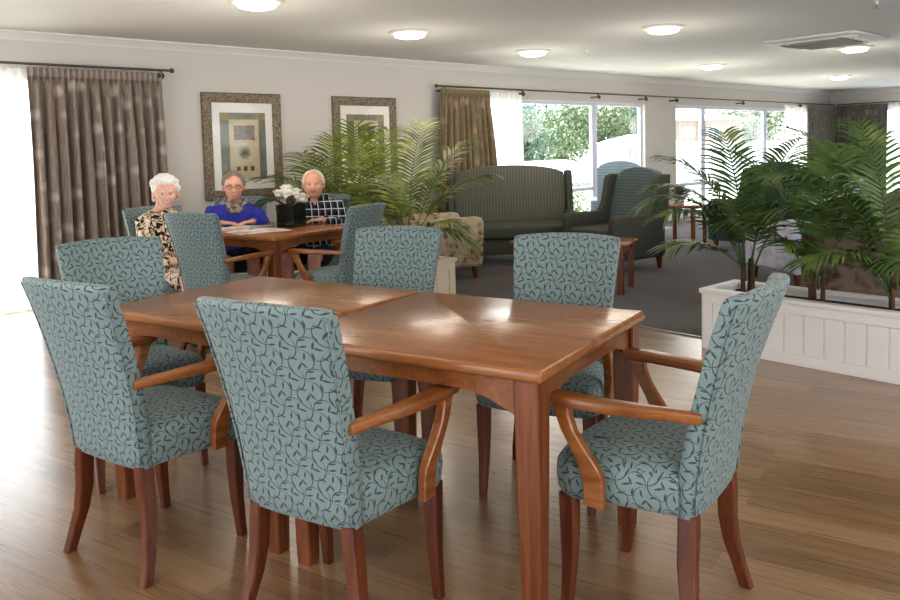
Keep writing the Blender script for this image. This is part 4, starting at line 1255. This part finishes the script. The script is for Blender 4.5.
# ------------------------------------------------------------------ outside
struct(obj('ground', B(-60, 120, WY+.16, 120, -.4, -.12), M['lawn'], smooth=0))
def tree(label, x, y, h, r, mat, seed, n=4200):
    rnd = random.Random(seed); t = thing('tree', label, 'tree', (x, y, -.12), 0, 'trees outside the lounge window')
    bm = bmesh.new(); tube(bm, [(0, 0, 0), (.1, 0, h*.3), (0, .1, h*.6)], [.22, .17, .1], 8)
    for k in range(4):
        a = k*1.7; tube(bm, [(0.05, 0, h*.35), (r*.4*cos(a), r*.4*sin(a), h*.62)], [.1, .05], 6)
    obj('trunk', bm, M['bark'], t)
    bm = bmesh.new(); blobs = [(rnd.uniform(-.6, .6)*r, rnd.uniform(-.5, .5)*r, h*rnd.uniform(.12, .86), r*rnd.uniform(.30, .5)) for _ in range(22)]
    for k in range(n):
        bx_, by_, bz_, br = rnd.choice(blobs); d_ = Vector((rnd.gauss(0, 1), rnd.gauss(0, 1), rnd.gauss(0, 1))).normalized()
        p = Vector((bx_, by_, bz_)) + d_*br*rnd.uniform(.7, 1.05); s = rnd.uniform(.08, .17)*(r/3)
        a = Vector((rnd.gauss(0, 1), rnd.gauss(0, 1), rnd.gauss(0, 1))).normalized()*s; b = a.cross(d_); b = b.normalized()*s*.6 if b.length > 1e-5 else Vector((s, 0, 0))
        bm.faces.new([bm.verts.new(q) for q in (p-a, p+b, p+a, p-b)])
    obj('crown', bm, mat, t, smooth=0, recalc=False, uv=False)
tree('dense blue-green tree beyond the left of the lounge window', 31.4, 29.0, 3.9, 2.1, M['tree_b'], 1)
tree('broad light green tree in the middle of the lounge window view', 35.8, 30.0, 4.3, 2.6, M['tree_a'], 2)
tree('light green tree behind the mullion of the lounge window', 39.8, 30.5, 4.5, 2.6, M['tree_a'], 3)
tree('pale green tree at the right edge of the first lounge window view', 44.0, 31.0, 4.6, 2.8, M['tree_b'], 4)
tree('distant green tree seen above the roofs through the second window', 77.0, 40.0, 5.6, 5.0, M['tree_a'], 5)
tree('far blue-green tree filling the gap between the two nearest trees', 43.0, 38.0, 4.6, 3.6, M['tree_b'], 6)

def house(label, x0, x1, y0, y1, h, ridge, wall, win=(), deg=0):
    t = thing('house', label, 'house', ((x0+x1)/2, (y0+y1)/2, -.12), radians(deg)); w, l = (x1-x0)/2, (y1-y0)/2
    obj('walls', B(-w, w, -l, l, 0, h), wall, t, smooth=0)
    bm = bmesh.new(); o_ = .3
    e = [Vector(p) for p in ((-w-o_, -l-o_, h), (w+o_, -l-o_, h), (w+o_, l+o_, h), (-w-o_, l+o_, h))]; r0, r1 = Vector((-w+l*.8, 0, h+ridge)), Vector((w-l*.8, 0, h+ridge))
    v = [bm.verts.new(p) for p in e+[r0, r1]]
    for f in ((0, 1, 5, 4), (1, 2, 5), (2, 3, 4, 5), (3, 0, 4), (3, 2, 1, 0)): bm.faces.new([v[i] for i in f])
    obj('roof', bm, M['house_roof'], t, smooth=0)
    for (a, b, z0, z1) in win:
        wn = obj('window', B(a, b, -l-.04, -l, z0, z1), M['house_wall'], t, smooth=0)
        obj('glass', B(a+.06, (a+b)/2-.03, -l-.05, -l-.03, z0+.06, z1-.06), M['house_glass'], wn, smooth=0)
        obj('glass', B((a+b)/2+.03, b-.06, -l-.05, -l-.03, z0+.06, z1-.06), M['house_glass'], wn, smooth=0)
house('low white house with pale hipped roof below the trees', 13.0, 26.2, 17.3, 22.7, .22, .72, M['house_wall'])
house('white house at the right of the first lounge window view', 27.02, 29.62, 18.46, 21.06, 1.5, .4, M['house_wall'], [(-.75, -.30, .88, 1.36)], -37)
house('beige neighbouring building seen through the second window', 38.96, 42.56, 22.68, 25.08, 2.75, .4, M['house_tile'], [(-1.5, -.9, 1.8, 2.4), (-.2, .5, 1.8, 2.4)], -37)
gw = thing('garden_wall', 'long white garden wall outside the second lounge window', 'wall', (24.0, 12.6, -.12))
obj('masonry', B(-5.5, 12, -.1, .1, 0, 1.42), M['house_wall'], gw, smooth=0)
obj('coping', B(-5.55, 12.05, -.14, .14, 1.42, 1.49, bevel=.01), M['house_wall'], gw, smooth=0)

def shrub(label, x, y, r, h, seed, mat):
    rnd = random.Random(seed); t = thing('garden_shrub', label, 'shrub', (x, y, -.12))
    bm = bmesh.new()
    for k in range(900):
        d_ = Vector((rnd.gauss(0, 1), rnd.gauss(0, 1), abs(rnd.gauss(0, 1)))).normalized(); p = Vector((d_.x*r, d_.y*r, d_.z*h))*rnd.uniform(.6, 1); s = rnd.uniform(.03, .07)
        a = Vector((rnd.gauss(0, 1), rnd.gauss(0, 1), rnd.gauss(0, 1))).normalized()*s; b = a.cross(d_)*.6
        bm.faces.new([bm.verts.new(q) for q in (p-a, p+b, p+a, p-b)])
    obj('foliage', bm, mat, t, smooth=0, recalc=False, uv=False)
    bm = bmesh.new()
    for k in range(5): tube(bm, [(0, 0, 0), (r*.5*cos(k*1.26), r*.5*sin(k*1.26), h*.6)], [.02, .008], 6)
    obj('branches', bm, M['bark'], t)
shrub('leafy green shrub just outside the bottom of the first lounge window', 12.3, 10.5, .8, .95, 8, M['tree_a'])
shrub('green shrub outside the bottom left of the lounge window', 10.9, 10.8, .6, .6, 9, M['tree_a'])

# ------------------------------------------------------------------ light
w = bpy.data.worlds.new('sky'); SC.world = w; w.use_nodes = True; nt = w.node_tree; nt.nodes.clear()
bg = nt.nodes.new('ShaderNodeBackground'); wo = nt.nodes.new('ShaderNodeOutputWorld')
sky = nt.nodes.new('ShaderNodeTexSky'); sky.sky_type = 'HOSEK_WILKIE'; sky.sun_direction = (.2, .45, .87); sky.turbidity = 6; sky.ground_albedo = .4
mx = nt.nodes.new('ShaderNodeMix'); mx.data_type = 'RGBA'; mx.inputs[0].default_value = .65
nt.links.new(sky.outputs[0], mx.inputs[6]); mx.inputs[7].default_value = (.86, .93, 1.0, 1)
nt.links.new(mx.outputs[2], bg.inputs[0]); bg.inputs[1].default_value = 5.0; nt.links.new(bg.outputs[0], wo.inputs[0])

def portal(loc, rot, sx, sy):
    l = bpy.data.lights.new('daylight_portal', 'AREA'); l.shape = 'RECTANGLE'; l.size = sx; l.size_y = sy; l.cycles.is_portal = True
    o = bpy.data.objects.new('daylight_portal', l); COL.objects.link(o); o.location = loc; o.rotation_euler = rot
portal(((W1[0]+W1[1])/2, WY+.14, 1.05), (radians(-90), 0, 0), W1[1]-W1[0], 1.87)
portal(((W2[0]+W2[1])/2, WY+.14, 1.05), (radians(-90), 0, 0), W2[1]-W2[0], 1.87)
portal(((DL[0]+DL[1])/2, WY+.14, 1.03), (radians(-90), 0, 0), DL[1]-DL[0], 2.05)
portal((WX+.14, (WR[0]+WR[1])/2, 1.05), (0, radians(90), 0), 1.87, WR[1]-WR[0])
portal((LX-.14, (WL[0]+WL[1])/2, 1.05), (0, radians(-90), 0), 2.1, WL[1]-WL[0])
portal(((WF[0]+WF[1])/2, FY-.14, 1.3), (radians(90), 0, 0), WF[1]-WF[0], 1.6)
portal(((WF2[0]+WF2[1])/2, FY-.14, 1.3), (radians(90), 0, 0), WF2[1]-WF2[0], 1.6)

def light_or_fill(kind, loc, rot, energy, col=(1, 1, 1), **kw):
    l = bpy.data.lights.new('light_or_fill', kind); l.energy = energy; l.color = col
    for k, v in kw.items(): setattr(l, k, v)
    o = bpy.data.objects.new('light_or_fill', l); COL.objects.link(o); o.location = loc; o.rotation_euler = rot; return o
sun = light_or_fill('SUN', (8, 20, 12), (radians(-24), 0, radians(-14)), 12.0, (1, .96, .88), angle=radians(.8))
for (x, y) in [q[:2] for q in LTS] + [(.6, 2.2), (-.9, 4.6), (3.0, 1.2), (.8, -.8)]:  # spots beyond LTS have no fixture: unseen fill added for the near ceiling
    light_or_fill('POINT', (x, y, CEIL-.7), (0, 0, 0), 9, (1, .92, .8), shadow_soft_size=.3, specular_factor=.25)
light_or_fill('AREA', (-1.2, -2.2, 2.2), (radians(62), 0, radians(-38)), 80, (1, .99, .97), shape='RECTANGLE', size=3.5, size_y=2.0)  # added soft fill from behind the camera, no such lamp in the room
light_or_fill('AREA', (5.5, -2.6, 2.2), (radians(62), 0, radians(-12)), 75, (1, .99, .97), shape='RECTANGLE', size=4, size_y=2.0)  # second added fill, aimed at the lounge side from out of view

# ------------------------------------------------------------------ camera
cam = bpy.data.cameras.new('camera'); co = bpy.data.objects.new('camera', cam); COL.objects.link(co); SC.camera = co
F_, CY_, PITCH, ROLL, HGT, WTH = 785.387, 206.49, .0713, -.0247, 1.2987, .7298
cam.sensor_width = 36; cam.lens = F_/900*36; cam.shift_y = (CY_-300)/900; cam.clip_start = .05; cam.clip_end = 300
fw = Vector((sin(WTH)*cos(PITCH), cos(WTH)*cos(PITCH), -sin(PITCH)))
right = Vector((cos(WTH), -sin(WTH), 0)); up = right.cross(fw)
r2 = right*cos(ROLL) + up*sin(ROLL); u2 = up*cos(ROLL) - right*sin(ROLL)
m = Matrix((( r2.x, u2.x, -fw.x), (r2.y, u2.y, -fw.y), (r2.z, u2.z, -fw.z))).to_4x4(); m.translation = (0, 0, HGT)
co.matrix_world = m

SC.view_settings.view_transform = 'Standard'
SC.view_settings.look = 'Medium High Contrast'
SC.view_settings.exposure = 0.4
